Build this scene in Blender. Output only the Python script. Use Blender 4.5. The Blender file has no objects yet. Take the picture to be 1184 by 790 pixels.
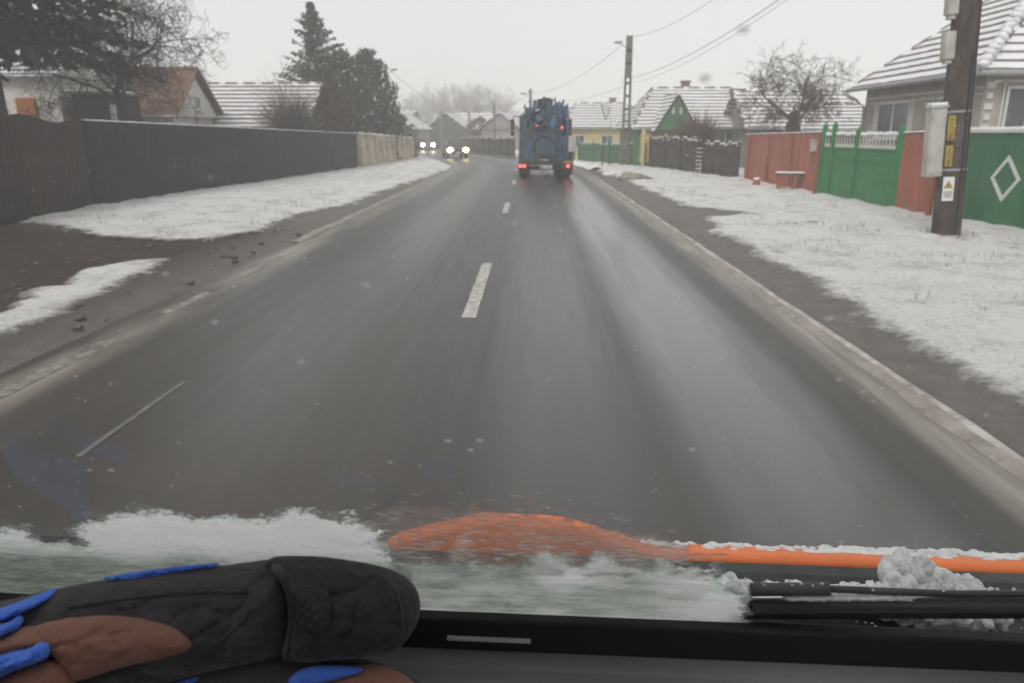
import bpy, bmesh, math, random
import numpy as np
from mathutils import Vector, Matrix, noise
R = math.radians
PI = math.pi
random.seed(11)
sc = bpy.context.scene
C = sc.collection

# ------------------------------------------------------------------ camera
cd = bpy.data.cameras.new('camera')
cam = bpy.data.objects.new('camera', cd)
C.objects.link(cam)
cam.location = (0, 0, 2.0)
cam.rotation_euler = (R(90 - 15.68), 0, R(1.484))
cd.sensor_width = 36
cd.lens = 26.0
cd.clip_start = 0.02
cd.clip_end = 3000
cd.dof.use_dof = True
cd.dof.focus_distance = 0.95
cd.dof.aperture_fstop = 9.0
sc.camera = cam

# ------------------------------------------------------------------ overcast sky and soft sun
w = bpy.data.worlds.new('World')
sc.world = w
w.use_nodes = True
nt = w.node_tree
bg = nt.nodes['Background']
sky = nt.nodes.new('ShaderNodeTexSky')
sky.sky_type = 'NISHITA'
sky.sun_disc = False
SUN_EL, SUN_ROT = 42, 205
sky.sun_elevation = R(SUN_EL)
sky.sun_rotation = R(SUN_ROT)
hsv = nt.nodes.new('ShaderNodeHueSaturation')
hsv.inputs['Saturation'].default_value = 0.25
nt.links.new(sky.outputs[0], hsv.inputs['Color'])
mx = nt.nodes.new('ShaderNodeMixRGB')
mx.inputs['Fac'].default_value = 0.86
mx.inputs['Color2'].default_value = (5.75, 5.72, 5.66, 1)
nt.links.new(hsv.outputs[0], mx.inputs['Color1'])
nt.links.new(mx.outputs[0], bg.inputs['Color'])
bg.inputs['Strength'].default_value = 0.1
sl = bpy.data.lights.new('sun', 'SUN')
sl.energy = 1.25
sl.angle = R(25)
sl.color = (1.0, 0.955, 0.90)
so = bpy.data.objects.new('sun', sl)
C.objects.link(so)
so.rotation_euler = (R(90 - SUN_EL), 0, R(180 - SUN_ROT + 0))
sc.view_settings.view_transform = 'Standard'
sc.view_settings.look = 'None'
sc.view_settings.gamma = 1
sc.view_settings.use_curve_mapping = False
sc.view_settings.exposure = 0.66
sc.cycles.volume_bounces = 2
sc.cycles.max_bounces = 8
sc.cycles.transparent_max_bounces = 16

# ------------------------------------------------------------------ material helpers
class NT:
    def __init__(s, m):
        s.t = m.node_tree
        s.b = s.t.nodes['Principled BSDF']
    def n(s, kind, **kw):
        nd = s.t.nodes.new('ShaderNode' + kind)
        for k, v in kw.items():
            setattr(nd, k, v)
        return nd
    def l(s, a, b):
        s.t.links.new(a, b)
    def coord(s, which='Object', scale=(1, 1, 1)):
        tc = s.n('TexCoord')
        mp = s.n('Mapping')
        mp.inputs['Scale'].default_value = scale
        s.l(tc.outputs[which], mp.inputs['Vector'])
        return mp.outputs[0]
    def noise(s, vec, scale, detail=4, rough=0.55):
        nd = s.n('TexNoise')
        nd.inputs['Scale'].default_value = scale
        nd.inputs['Detail'].default_value = detail
        nd.inputs['Roughness'].default_value = rough
        s.l(vec, nd.inputs['Vector'])
        return nd.outputs[0]
    def ramp(s, fac, stops):
        r = s.n('ValToRGB')
        e = r.color_ramp.elements
        while len(e) < len(stops):
            e.new(0.5)
        for i, (p, c) in enumerate(stops):
            e[i].position = p
            e[i].color = (c, c, c, 1) if isinstance(c, (int, float)) else (*c, 1)
        s.l(fac, r.inputs[0])
        return r.outputs[0]
    def mix(s, fac, a, b, blend='MIX'):
        m = s.n('MixRGB', blend_type=blend)
        for sock, v in ((m.inputs[0], fac), (m.inputs[1], a), (m.inputs[2], b)):
            if isinstance(v, (int, float)):
                sock.default_value = v if sock == m.inputs[0] else (v, v, v, 1)
            elif isinstance(v, tuple):
                sock.default_value = (*v, 1)
            else:
                s.l(v, sock)
        return m.outputs[0]
    def math(s, op, a, b=0.0, c=None):
        m = s.n('Math', operation=op)
        for i, v in enumerate((a, b) if c is None else (a, b, c)):
            if isinstance(v, (int, float)):
                m.inputs[i].default_value = v
            else:
                s.l(v, m.inputs[i])
        return m.outputs[0]
    def bump(s, h, strength=0.3, dist=0.02):
        b = s.n('Bump')
        b.inputs['Strength'].default_value = strength
        b.inputs['Distance'].default_value = dist
        s.l(h, b.inputs['Height'])
        s.l(b.outputs[0], s.b.inputs['Normal'])

MATS = {}
def mat(name, col, rough=0.7, var=0.25, scale=2.0, bump=0.2, dist=0.01, metal=0.0, dirt=None, stretch=(1, 1, 1), spec=0.4, coord='Object', dirtpos=(0.5, 0.68)):
    m = bpy.data.materials.new(name)
    m.use_nodes = True
    q = NT(m)
    v = q.coord(coord, stretch)
    n1 = q.noise(v, scale, 6, 0.6)
    lo = tuple(c * (1 - var) for c in col)
    hi = tuple(min(1, c * (1 + var)) for c in col)
    out = q.ramp(n1, [(0.3, lo), (0.7, hi)])
    if dirt:
        n3 = q.noise(q.coord(coord), scale * 0.37 + 0.6, 7, 0.65)
        out = q.mix(q.ramp(n3, [(dirtpos[0], 0.0), (dirtpos[1], 1.0)]), out, dirt)
    q.l(out, q.b.inputs['Base Color'])
    q.b.inputs['Roughness'].default_value = rough
    q.b.inputs['Metallic'].default_value = metal
    q.b.inputs['Specular IOR Level'].default_value = spec
    if bump:
        q.bump(q.noise(v, scale * 6, 4), bump, dist)
    MATS[name] = m
    return m

def emis(name, col, strength):
    m = bpy.data.materials.new(name)
    m.use_nodes = True
    q = NT(m)
    q.b.inputs['Base Color'].default_value = (*col, 1)
    q.b.inputs['Emission Color'].default_value = (*col, 1)
    q.b.inputs['Emission Strength'].default_value = strength
    q.b.inputs['Roughness'].default_value = 0.3
    return m

def snow_mat(name, dirtcol, amt=(0.55, 0.75), base=(0.80, 0.81, 0.83), scale=1.3):
    m = bpy.data.materials.new(name)
    m.use_nodes = True
    q = NT(m)
    v = q.coord('Object')
    a = q.noise(v, scale, 9, 0.68)
    b = q.noise(v, scale * 9, 4, 0.7)
    s_ = q.math('ADD', q.math('MULTIPLY', a, 0.7), q.math('MULTIPLY', b, 0.3))
    col = q.mix(q.ramp(s_, [(amt[0], 0.0), (amt[1], 1.0)]), base, dirtcol)
    q.l(col, q.b.inputs['Base Color'])
    q.b.inputs['Roughness'].default_value = 0.85
    q.bump(q.noise(v, scale * 14, 6), 0.35, 0.012)
    return m

M_snow = snow_mat('snow', (0.45, 0.43, 0.40), (0.62, 0.9))
M_snowroof = snow_mat('roof_snow', (0.50, 0.47, 0.45), (0.54, 0.8), (0.72, 0.72, 0.74), 1.8)
M_brick = mat('brick_red', (0.20, 0.135, 0.115), 0.85, 0.3, 5)
M_tile = mat('roof_tile', (0.19, 0.165, 0.155), 0.8, 0.35, 4)
M_tilered = mat('roof_tile_brown', (0.20, 0.115, 0.080), 0.8, 0.3, 3, dirt=(0.18, 0.13, 0.1))
M_white = mat('white_plaster', (0.62, 0.60, 0.57), 0.85, 0.12, 1.2, dirt=(0.42, 0.40, 0.37))
M_beige = mat('beige_plaster', (0.36, 0.32, 0.28), 0.9, 0.15, 1.5, dirt=(0.26, 0.23, 0.2))
M_yellow = mat('yellow_plaster', (0.52, 0.42, 0.20), 0.9, 0.15, 1.5, dirt=(0.36, 0.3, 0.18))
M_pink = mat('pink_plaster', (0.38, 0.22, 0.18), 0.9, 0.15, 1.5)
M_grey = mat('grey_plaster', (0.24, 0.23, 0.22), 0.9, 0.2, 1.5)
M_green = mat('green_boards', (0.045, 0.15, 0.065), 0.6, 0.25, 2.5, dirt=(0.09, 0.15, 0.09))
M_greenp = mat('green_paint', (0.022, 0.175, 0.052), 0.55, 0.28, 2.2, dirt=(0.055, 0.155, 0.075), dirtpos=(0.48, 0.75))
M_greend = mat('green_paint_dull', (0.024, 0.125, 0.052), 0.62, 0.3, 2.0, dirt=(0.06, 0.12, 0.075), stretch=(1, 1, 0.3), dirtpos=(0.45, 0.75))
M_rust = mat('red_brown_sheet', (0.30, 0.095, 0.062), 0.75, 0.22, 2.0, dirt=(0.25, 0.13, 0.10), stretch=(1, 1, 0.25))
M_darkfence = mat('dark_grey_sheet', (0.016, 0.016, 0.019), 0.5, 0.3, 1.5, dirt=(0.034, 0.033, 0.033), stretch=(1, 1, 0.3))
M_brownfence = mat('dark_brown_sheet', (0.017, 0.009, 0.007), 0.6, 0.4, 1.8, dirt=(0.032, 0.02, 0.016), stretch=(1, 1, 0.3))
M_oldwood = mat('old_grey_wood', (0.045, 0.038, 0.036), 0.9, 0.45, 4, stretch=(1, 1, 0.2), dirt=(0.10, 0.09, 0.085))
M_bark = mat('bark', (0.065, 0.052, 0.045), 0.95, 0.4, 8, dirt=(0.28, 0.27, 0.27), dirtpos=(0.6, 0.72))
M_twig = mat('twig', (0.075, 0.06, 0.052), 0.95, 0.3, 3)
M_redtwig = mat('reddish_twig', (0.11, 0.065, 0.055), 0.95, 0.35, 3)
M_fartwig = mat('frost_haze_twig', (0.36, 0.34, 0.34), 0.95, 0.3, 1)  # frost and distance haze are both put into this pale twig colour
M_needle = mat('spruce_needles', (0.016, 0.020, 0.012), 0.9, 0.5, 1.2, bump=0)
M_thuja = mat('thuja_leaves', (0.050, 0.054, 0.040), 0.9, 0.5, 1.2, bump=0)
M_shrub = mat('brown_shrub_leaves', (0.085, 0.058, 0.045), 0.9, 0.4, 1.5, bump=0)
M_concrete = mat('concrete', (0.15, 0.14, 0.125), 0.9, 0.25, 3, dirt=(0.10, 0.095, 0.085))
M_poledark = mat('dark_weathered_pole', (0.058, 0.043, 0.038), 0.9, 0.4, 5, stretch=(1, 1, 0.25), dirt=(0.13, 0.115, 0.105), dirtpos=(0.52, 0.7))
M_cab = mat('grey_steel_cabinet', (0.42, 0.41, 0.38), 0.5, 0.1, 2, dirt=(0.3, 0.28, 0.26))
E_tail2 = emis('upper_tail_light_glow', (1.0, 0.12, 0.10), 0.8)
M_metal = mat('galvanised', (0.32, 0.32, 0.33), 0.45, 0.2, 4, metal=0.5)
M_black = mat('black_rubber', (0.018, 0.018, 0.019), 0.6, 0.3, 4)
M_blue = mat('truck_blue', (0.022, 0.072, 0.145), 0.5, 0.5, 2.2, dirt=(0.06, 0.075, 0.09), dirtpos=(0.42, 0.62))
M_bluel = mat('truck_light_blue', (0.06, 0.13, 0.22), 0.5, 0.3, 3, dirt=(0.11, 0.12, 0.13))
M_chassis = mat('dirty_chassis', (0.045, 0.042, 0.042), 0.8, 0.3, 3, dirt=(0.11, 0.1, 0.095))
M_plate = mat('white_plate', (0.62, 0.62, 0.6), 0.5, 0.05, 3)
M_yellowtag = mat('yellow_plastic', (0.34, 0.245, 0.05), 0.6, 0.2, 8)
M_glassdark = mat('dark_window_glass', (0.05, 0.06, 0.065), 0.12, 0.3, 1, bump=0, spec=0.6)
M_frame = mat('white_window_frame', (0.55, 0.55, 0.52), 0.6, 0.1, 3)
M_stone = mat('cream_stone', (0.48, 0.41, 0.32), 0.9, 0.3, 3.5, dirt=(0.3, 0.25, 0.2), dist=0.03, bump=0.6)
M_carpaint = mat('dark_car_paint', (0.03, 0.03, 0.033), 0.35, 0.2, 2)
M_mud = mat('mud', (0.10, 0.08, 0.065), 0.8, 0.4, 4, bump=0.6, dist=0.03)
M_orangewall = mat('orange_curtain', (0.35, 0.13, 0.05), 0.8, 0.2, 3)
E_head = emis('headlight_glow', (1.0, 0.90, 0.66), 30)
E_heady = emis('headlight_glow_warm', (1.0, 0.70, 0.30), 9)
E_tail = emis('tail_light_glow', (1.0, 0.10, 0.08), 1.8)

# ------------------------------------------------------------------ mesh builder
class MB:
    def __init__(s):
        s.v = []; s.f = []; s.m = []
    def quad(s, a, b, c, d, mi=0):
        i = len(s.v); s.v += [tuple(a), tuple(b), tuple(c), tuple(d)]
        s.f.append((i, i+1, i+2, i+3)); s.m.append(mi)
    def tri(s, a, b, c, mi=0):
        i = len(s.v); s.v += [tuple(a), tuple(b), tuple(c)]
        s.f.append((i, i+1, i+2)); s.m.append(mi)
    def box(s, c, size, rz=0.0, mi=0, taper=1.0, rx=0.0):
        x, y, z = (k / 2 for k in size)
        i = len(s.v)
        rot = Matrix.Rotation(rz, 3, 'Z') @ Matrix.Rotation(rx, 3, 'X')
        for dz in (-1, 1):
            t = taper if dz > 0 else 1
            for dx, dy in ((-1, -1), (1, -1), (1, 1), (-1, 1)):
                s.v.append(tuple(Vector(c) + rot @ Vector((dx*x*t, dy*y*t, dz*z))))
        for f in ((0,3,2,1), (4,5,6,7), (0,1,5,4), (1,2,6,5), (2,3,7,6), (3,0,4,7)):
            s.f.append(tuple(i + k for k in f)); s.m.append(mi)
    def tube(s, pts, rad, n=8, mi=0, cap=True):
        pts = [Vector(p) for p in pts]
        if isinstance(rad, (int, float)): rad = [rad] * len(pts)
        base = len(s.v)
        for k, p in enumerate(pts):
            d = (pts[min(k+1, len(pts)-1)] - pts[max(k-1, 0)])
            d = d.normalized() if d.length > 1e-9 else Vector((0, 0, 1))
            a = Vector((0, 0, 1)) if abs(d.z) < 0.9 else Vector((1, 0, 0))
            u = d.cross(a).normalized(); v_ = d.cross(u)
            for j in range(n):
                t = 2 * PI * j / n
                s.v.append(tuple(p + (u * math.cos(t) + v_ * math.sin(t)) * rad[k]))
        for k in range(len(pts) - 1):
            for j in range(n):
                a0 = base + k*n + j; a1 = base + k*n + (j+1) % n
                s.f.append((a0, a1, a1 + n, a0 + n)); s.m.append(mi)
        if cap:
            s.f.append(tuple(base + j for j in range(n))[::-1]); s.m.append(mi)
            s.f.append(tuple(base + (len(pts)-1)*n + j for j in range(n))); s.m.append(mi)
    def blob(s, c, r, seed=0, amp=0.25, n=10, mi=0, fr=1.6):
        c = Vector(c); r = Vector(r) if not isinstance(r, (int, float)) else Vector((r, r, r))
        base = len(s.v); rows = n // 2 + 1
        for i in range(rows + 1):
            ph = PI * i / rows
            for j in range(n):
                th = 2 * PI * j / n
                d = Vector((math.sin(ph)*math.cos(th), math.sin(ph)*math.sin(th), math.cos(ph)))
                k = 1 + amp * noise.noise(d * fr + Vector((seed * 3.7, seed, seed * 1.3))) * 2 + amp * .6 * noise.noise(d * fr * 3 + Vector((seed, 5, 2)))
                s.v.append(tuple(c + Vector((d.x*r.x, d.y*r.y, d.z*r.z)) * k))
        for i in range(rows):
            for j in range(n):
                a = base + i*n + j; b = base + i*n + (j+1) % n
                s.f.append((a, a + n, b + n, b)); s.m.append(mi)
    def prism(s, poly, y0, y1, mi=0, axis='y'):
        n = len(poly); i = len(s.v)
        for y in (y0, y1):
            for a, b in poly:
                s.v.append((a, y, b) if axis == 'y' else ((y, a, b) if axis == 'x' else (a, b, y)))
        s.f.append(tuple(range(i, i + n))[::-1]); s.m.append(mi)
        s.f.append(tuple(range(i + n, i + 2*n))); s.m.append(mi)
        for k in range(n):
            k2 = (k + 1) % n
            s.f.append((i + k, i + k2, i + n + k2, i + n + k)); s.m.append(mi)

def obj(name, mb, mats, parent=None, smooth=False, bevel=0.0, loc=None):
    me = bpy.data.meshes.new(name)
    me.from_pydata(mb.v, [], mb.f)
    if not isinstance(mats, (list, tuple)): mats = [mats]
    for m in mats: me.materials.append(m)
    me.polygons.foreach_set('material_index', mb.m)
    if smooth: me.polygons.foreach_set('use_smooth', [True] * len(me.polygons))
    me.update()
    o = bpy.data.objects.new(name, me)
    C.objects.link(o)
    if parent: o.parent = parent
    if loc: o.location = loc
    if bevel:
        b = o.modifiers.new('bevel', 'BEVEL'); b.width = bevel; b.segments = 2; b.limit_method = 'ANGLE'
    return o

def fix_normals(o):
    bm = bmesh.new(); bm.from_mesh(o.data)
    bmesh.ops.recalc_face_normals(bm, faces=bm.faces)
    bm.to_mesh(o.data); bm.free()

def tag(o, label=None, cat=None, group=None, kind=None):
    if label: o['label'] = label
    if cat: o['category'] = cat
    if group: o['group'] = group
    if kind: o['kind'] = kind
    return o

def thing(name, label, cat, loc=(0, 0, 0), rz=0.0, group=None):
    o = bpy.data.objects.new(name, None)
    C.objects.link(o)
    o.location = loc; o.rotation_euler = (0, 0, rz)
    o.empty_display_size = 0.2
    return tag(o, label, cat, group)

def kids(o): return [c for c in bpy.data.objects if c.parent == o]
def copy_tree(o, parent=None, **kw):
    c = o.copy(); C.objects.link(c); c.parent = parent
    for ch in kids(o): copy_tree(ch, c)
    for k, v in kw.items(): c[k] = v
    return c

def interp(t, tab):
    return float(np.interp(t, [a for a, b in tab], [b for a, b in tab]))

# ------------------------------------------------------------------ road centre line
CL = [(-30, -0.70), (20, -0.70), (38, -0.78), (45, -0.95), (50, -1.35), (55, -2.1), (60, -3.1), (65, -4.3), (70, -5.7), (75, -7.1), (80, -8.6), (90, -11.0), (100, -13.0), (120, -17), (150, -24), (220, -44)]
def xc(y): return interp(y, CL)

# ------------------------------------------------------------------ ground sheet
def axis(segs):
    out = []
    for a, b, st in segs:
        n = max(1, round((b - a) / st))
        out += [a + (b - a) * i / n for i in range(n)]
    out.append(segs[-1][1])
    return np.array(out)
xs = axis([(-500, -60, 40), (-60, -16, 2), (-16, -12.6, 0.5), (-12.6, 10.6, 0.11), (10.6, 14, 0.4), (14, 60, 2), (60, 500, 40)])
ys = axis([(-60, 0, 6), (0, 3, 0.5), (3, 26, 0.10), (26, 32, 0.16), (32, 60, 0.4), (60, 110, 1.2), (110, 500, 30)])
X, Y = np.meshgrid(xs, ys)
XC = np.interp(Y, [a for a, b in CL], [b for a, b in CL])
def sdist(poly):
    px, py = X.ravel(), Y.ravel()
    d = np.full(px.shape, 1e9); inside = np.zeros(px.shape, bool)
    n = len(poly)
    for i in range(n):
        x0, y0 = poly[i]; x1, y1 = poly[(i + 1) % n]
        ex, ey = x1 - x0, y1 - y0
        t = np.clip(((px - x0) * ex + (py - y0) * ey) / (ex * ex + ey * ey + 1e-12), 0, 1)
        d = np.minimum(d, np.hypot(px - x0 - t * ex, py - y0 - t * ey))
        c = ((y0 > py) != (y1 > py)) & (px < (x1 - x0) * (py - y0) / (y1 - y0 + 1e-12) + x0)
        inside ^= c
    return np.where(inside, d, -d).reshape(X.shape)
EDGE_R = [(-60, 3.9), (5.6, 3.85), (8.3, 3.80), (10.7, 3.95), (13.7, 4.10), (16.8, 4.0), (18.2, 4.4), (19.2, 5.7), (20.2, 5.4), (21.3, 4.45), (30, 4.35), (38, 4.0), (45.7, 3.75)]
polyR = [(b, a) for a, b in EDGE_R] + [(xc(y) + 4.3, y) for y in (50, 55, 60, 65, 70, 80, 90, 100, 120, 150, 220)] + [(500, 220), (500, -60)]
polyL = [(-12.6, 17.2), (-10.9, 16.7), (-9.6, 15.6), (-8.55, 14.8), (-7.05, 14.15), (-6.5, 14.35), (-5.8, 15.6), (-5.86, 16.9), (-6.05, 19.1), (-5.45, 21.5), (-5.45, 26.8), (-5.1, 37.7), (-5.1, 50)] + [(xc(y) - 4.2, y) for y in (55, 60, 65, 70, 80, 90, 100, 120, 150, 220)] + [(-500, 220), (-500, 17.2)]
polyP = [(-5.25, 5.5), (-5.40, 7.0), (-5.42, 8.0), (-5.74, 9.9), (-6.14, 12.05), (-6.5, 11.6), (-6.42, 9.6), (-6.12, 8.1), (-6.4, 6.9), (-6.4, 5.0)]
dist = np.maximum(np.maximum(sdist(polyR), sdist(polyL)), sdist(polyP) * 1.2)
dist = np.where((Y > 220), 5, dist)
nz = np.zeros(X.shape); nz2 = np.zeros(X.shape)
for i in range(X.shape[0]):
    for j in range(X.shape[1]):
        x, y = X[i, j], Y[i, j]
        if abs(x) < 40 and -2 < y < 120:
            nz[i, j] = noise.fractal(Vector((x * 0.9, y * 0.9, 0)), 0.8, 2.1, 4)
            nz2[i, j] = noise.fractal(Vector((x * 3.0, y * 3.0, 7)), 0.7, 2.1, 3)
mask = np.clip(0.5 + (dist + nz * 0.34) / 0.85, 0, 1)
S = X - XC
road = np.abs(S) < 4.15
side = np.clip((np.abs(S) - 4.1) / 0.5, 0, 1)
Z = (0.012 + mask * 0.035 + nz * 0.045 + nz2 * 0.030 + np.clip(dist, 0, 3) * 0.010)
Z = np.where(mask < 0.3, -0.012 + nz * 0.016 + nz2 * 0.008, Z)
Z = -0.05 * (1 - side) + Z * side
prng = random.Random(21)
pit = np.zeros(X.shape)
def step_mark(px, py, rx, ry, dp):
    global pit
    jj = np.where(np.abs(xs - px) < rx * 3)[0]; ii = np.where(np.abs(ys - py) < ry * 3)[0]
    if len(ii) and len(jj):
        sub = np.ix_(ii, jj); g_ = np.exp(-((X[sub] - px) / rx) ** 2 - ((Y[sub] - py) / ry) ** 2); pit[sub] = np.maximum(pit[sub], g_ * dp)
for k in range(150): step_mark(prng.uniform(4.8, 9.8), prng.uniform(6, 40), prng.uniform(.08, .2), prng.uniform(.12, .3), prng.uniform(.4, 1))
for k in range(90): step_mark(prng.uniform(-11, -5.8), prng.uniform(15, 45), prng.uniform(.1, .22), prng.uniform(.12, .3), prng.uniform(.4, 1))
for k in range(46):   # a walked line from the gate to the pole and along the fence
    step_mark(8.6 + .25 * (k % 2) + .3 * math.sin(k * .3), 13.5 + k * .42, .11, .17, 1.0)
for cx_, cy_, cr_, cn_ in ((6.2, 17.4, .9, 26), (8.2, 14.6, .8, 34), (5.6, 22.5, 1.0, 16), (9.2, 11.5, 1.0, 20), (6.8, 10.0, 1.2, 22), (-8.0, 22.0, 2.0, 30), (-6.6, 30.0, 1.2, 26), (-9.5, 17.8, 1.2, 22), (4.9, 12.5, .5, 12), (7.6, 24.5, 1.2, 16)):
    for k in range(cn_):
        step_mark(prng.gauss(cx_, cr_ * .6), prng.gauss(cy_, cr_ * .8), prng.uniform(.05, .13), prng.uniform(.06, .2), prng.uniform(.7, 1.25))
Z = Z - np.minimum(pit, 1) * 0.06 * mask
mask = np.clip(mask - pit * 0.56, 0, 1)
nv = X.size
co = np.stack([X.ravel(), Y.ravel(), Z.ravel()], 1)
nx_, ny_ = X.shape[1], X.shape[0]
idx = np.arange(nv).reshape(ny_, nx_)
faces = np.stack([idx[:-1, :-1], idx[:-1, 1:], idx[1:, 1:], idx[1:, :-1]], -1).reshape(-1, 4)
me = bpy.data.meshes.new('ground')
me.from_pydata(co.tolist(), [], faces.tolist())
me.polygons.foreach_set('use_smooth', [True] * len(me.polygons))
at = me.attributes.new('snow_mask', 'FLOAT', 'POINT')
at.data.foreach_set('value', mask.ravel().astype(np.float32))
brown = np.clip((-4.6 - X) / 1.6, 0, 1) * np.clip((18 - Y) / 3, 0, 1)
at = me.attributes.new('brown_mask', 'FLOAT', 'POINT')
at.data.foreach_set('value', brown.ravel().astype(np.float32))
gm = bpy.data.materials.new('snowy_ground'); gm.use_nodes = True
q = NT(gm)
v = q.coord('Object')
a1 = q.n('Attribute', attribute_name='snow_mask').outputs['Fac']
a2 = q.n('Attribute', attribute_name='brown_mask').outputs['Fac']
fine = q.noise(v, 5.5, 8, 0.7)
mid = q.noise(v, 1.1, 6, 0.6)
tot = q.math('ADD', a1, q.math('MULTIPLY', q.math('SUBTRACT', fine, 0.5), 0.8))
sm = q.ramp(tot, [(0.34, 0.0), (0.64, 1.0)])
# thin spots where grass and soil show through the snow
thin = q.math('ADD', q.math('MULTIPLY', mid, 0.5), q.math('MULTIPLY', q.noise(v, 13, 5, 0.75), 0.5))
thinm = q.ramp(thin, [(0.50, 0.0), (0.62, 0.75)])
speck = q.ramp(q.noise(v, 21, 5, 0.75), [(0.535, 0.0), (0.64, 0.7)])
patch = q.ramp(q.noise(v, 0.45, 5, 0.6), [(0.40, 0.25), (0.62, 1.0)])
snowcol = q.mix(thinm, (0.80, 0.80, 0.795), (0.42, 0.385, 0.34))
snowcol = q.mix(q.math('MULTIPLY', speck, patch), snowcol, (0.16, 0.135, 0.11))
grey = q.ramp(q.noise(v, 3.5, 8, 0.7), [(0.3, (0.125, 0.113, 0.10)), (0.7, (0.215, 0.196, 0.175))])
brn = q.ramp(q.noise(v, 2.6, 8, 0.7), [(0.3, (0.020, 0.009, 0.0055)), (0.7, (0.062, 0.032, 0.021))])
soil = q.mix(a2, grey, brn)
q.l(q.mix(sm, soil, snowcol), q.b.inputs['Base Color'])
q.l(q.ramp(sm, [(0.0, 0.62), (1.0, 0.9)]), q.b.inputs['Roughness'])
q.bump(q.math('ADD', fine, q.noise(v, 30, 4, 0.7)), 1.0, 0.06)
me.materials.append(gm)
g = bpy.data.objects.new('ground', me); C.objects.link(g)
tag(g, kind='structure')

# ------------------------------------------------------------------ road
def strip(name, y0, y1, st, offs, z=0.0, jitter=0.0):
    n = int((y1 - y0) / st)
    vs, fs, uv = [], [], []
    for i in range(n + 1):
        y = y0 + (y1 - y0) * i / n
        x0 = xc(y)
        sl_ = (xc(y + 0.5) - xc(y - 0.5))
        for o_ in offs:
            jj = jitter * noise.noise(Vector((o_ * 3, y * 1.5, 1)))
            vs.append((x0 + o_ + jj, y - sl_ * o_, z)); uv.append((o_, y))
    k = len(offs)
    for i in range(n):
        for j in range(k - 1):
            fs.append((i*k + j, i*k + j + 1, (i+1)*k + j + 1, (i+1)*k + j))
    m = bpy.data.meshes.new(name)
    m.from_pydata(vs, [], fs)
    ul = m.uv_layers.new(name='UVMap')
    for lp in m.loops: ul.data[lp.index].uv = uv[lp.vertex_index]
    o = bpy.data.objects.new(name, m); C.objects.link(o)
    return o
road_o = strip('road', -20, 220, 0.5, [-3.9, -3.6, -2, 0, 2, 3.6, 3.9], 0.0)
tag(road_o, kind='structure')
rm = bpy.data.materials.new('wet_asphalt'); rm.use_nodes = True
q = NT(rm)
tc = q.n('TexCoord'); sp = q.n('SeparateXYZ'); q.l(tc.outputs['UV'], sp.inputs[0])
U_, V_ = sp.outputs[0], sp.outputs[1]
def uvnoise(su, sv, detail=4, rough=0.6):
    mp = q.n('Mapping'); mp.inputs['Scale'].default_value = (su, sv, 1)
    q.l(tc.outputs['UV'], mp.inputs['Vector'])
    return q.noise(mp.outputs[0], 1.0, detail, rough)
def band(c, w_, soft):
    d = q.math('ABSOLUTE', q.math('SUBTRACT', U_, c))
    return q.math('SUBTRACT', 1.0, q.math('MINIMUM', 1.0, q.math('MAXIMUM', 0.0, q.math('DIVIDE', q.math('SUBTRACT', d, w_), soft))))
streak = uvnoise(2.2, 0.10, 6, 0.62)
finest = uvnoise(9, 0.5, 5, 0.6)
big = uvnoise(0.7, 0.06, 3, 0.5)
grit = uvnoise(60, 60, 3, 0.7)
base = q.ramp(streak, [(0.28, (0.017, 0.015, 0.013)), (0.72, (0.052, 0.045, 0.039))])
base = q.mix(q.ramp(big, [(0.45, 0.0), (0.75, 0.5)]), base, (0.10, 0.089, 0.079))
base = q.mix(0.45, base, q.ramp(grit, [(0.3, (0.015, 0.013, 0.012)), (0.7, (0.078, 0.070, 0.063))]))
# salt residue beside both edges and between the wheel tracks
er = q.math('MULTIPLY', band(3.60, 0.10, 0.22), q.ramp(uvnoise(7.0, 0.35, 7, 0.7), [(0.34, 0.15), (0.60, 1.0)]))
el = q.math('MULTIPLY', band(-3.50, 0.10, 0.36), q.ramp(uvnoise(3.0, 0.28, 6, 0.65), [(0.36, 0.0), (0.66, 0.85)]))
base = q.mix(er, base, (0.26, 0.235, 0.205))
base = q.mix(el, base, (0.29, 0.26, 0.22))
q.l(base, q.b.inputs['Base Color'])
# wet bands: where tyres and run-off leave a film of water the surface is glossier
wet1 = q.math('MULTIPLY', band(2.30, 0.32, 0.40), q.ramp(streak, [(0.30, 0.55), (0.55, 1.0)]))
wet2 = q.math('MULTIPLY', band(0.95, 0.2, 0.5), 0.38)
wet3 = q.math('MULTIPLY', band(-1.6, 0.3, 0.5), 0.16)
wet = q.math('MINIMUM', 1.0, q.math('ADD', wet1, q.math('ADD', wet2, wet3)))
ro = q.ramp(q.math('ADD', q.math('MULTIPLY', wet, 0.55), q.math('MULTIPLY', finest, 0.38)), [(0.10, 0.46), (0.40, 0.32), (0.8, 0.24)])
q.l(ro, q.b.inputs['Roughness'])
q.l(q.math('ADD', .45, q.math('MULTIPLY', wet, .5)), q.b.inputs['Specular IOR Level'])
q.l(q.math('MULTIPLY', wet, .6), q.b.inputs['Coat Weight']); q.b.inputs['Coat Roughness'].default_value = .25; q.b.inputs['Coat IOR'].default_value = 1.33
bh = q.n('Bump'); bh.inputs['Distance'].default_value = 0.004
q.l(q.math('SUBTRACT', 0.5, q.math('MULTIPLY', wet, 0.4)), bh.inputs['Strength'])
q.l(grit, bh.inputs['Height']); q.l(bh.outputs[0], q.b.inputs['Normal'])
road_o.data.materials.append(rm)

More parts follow.
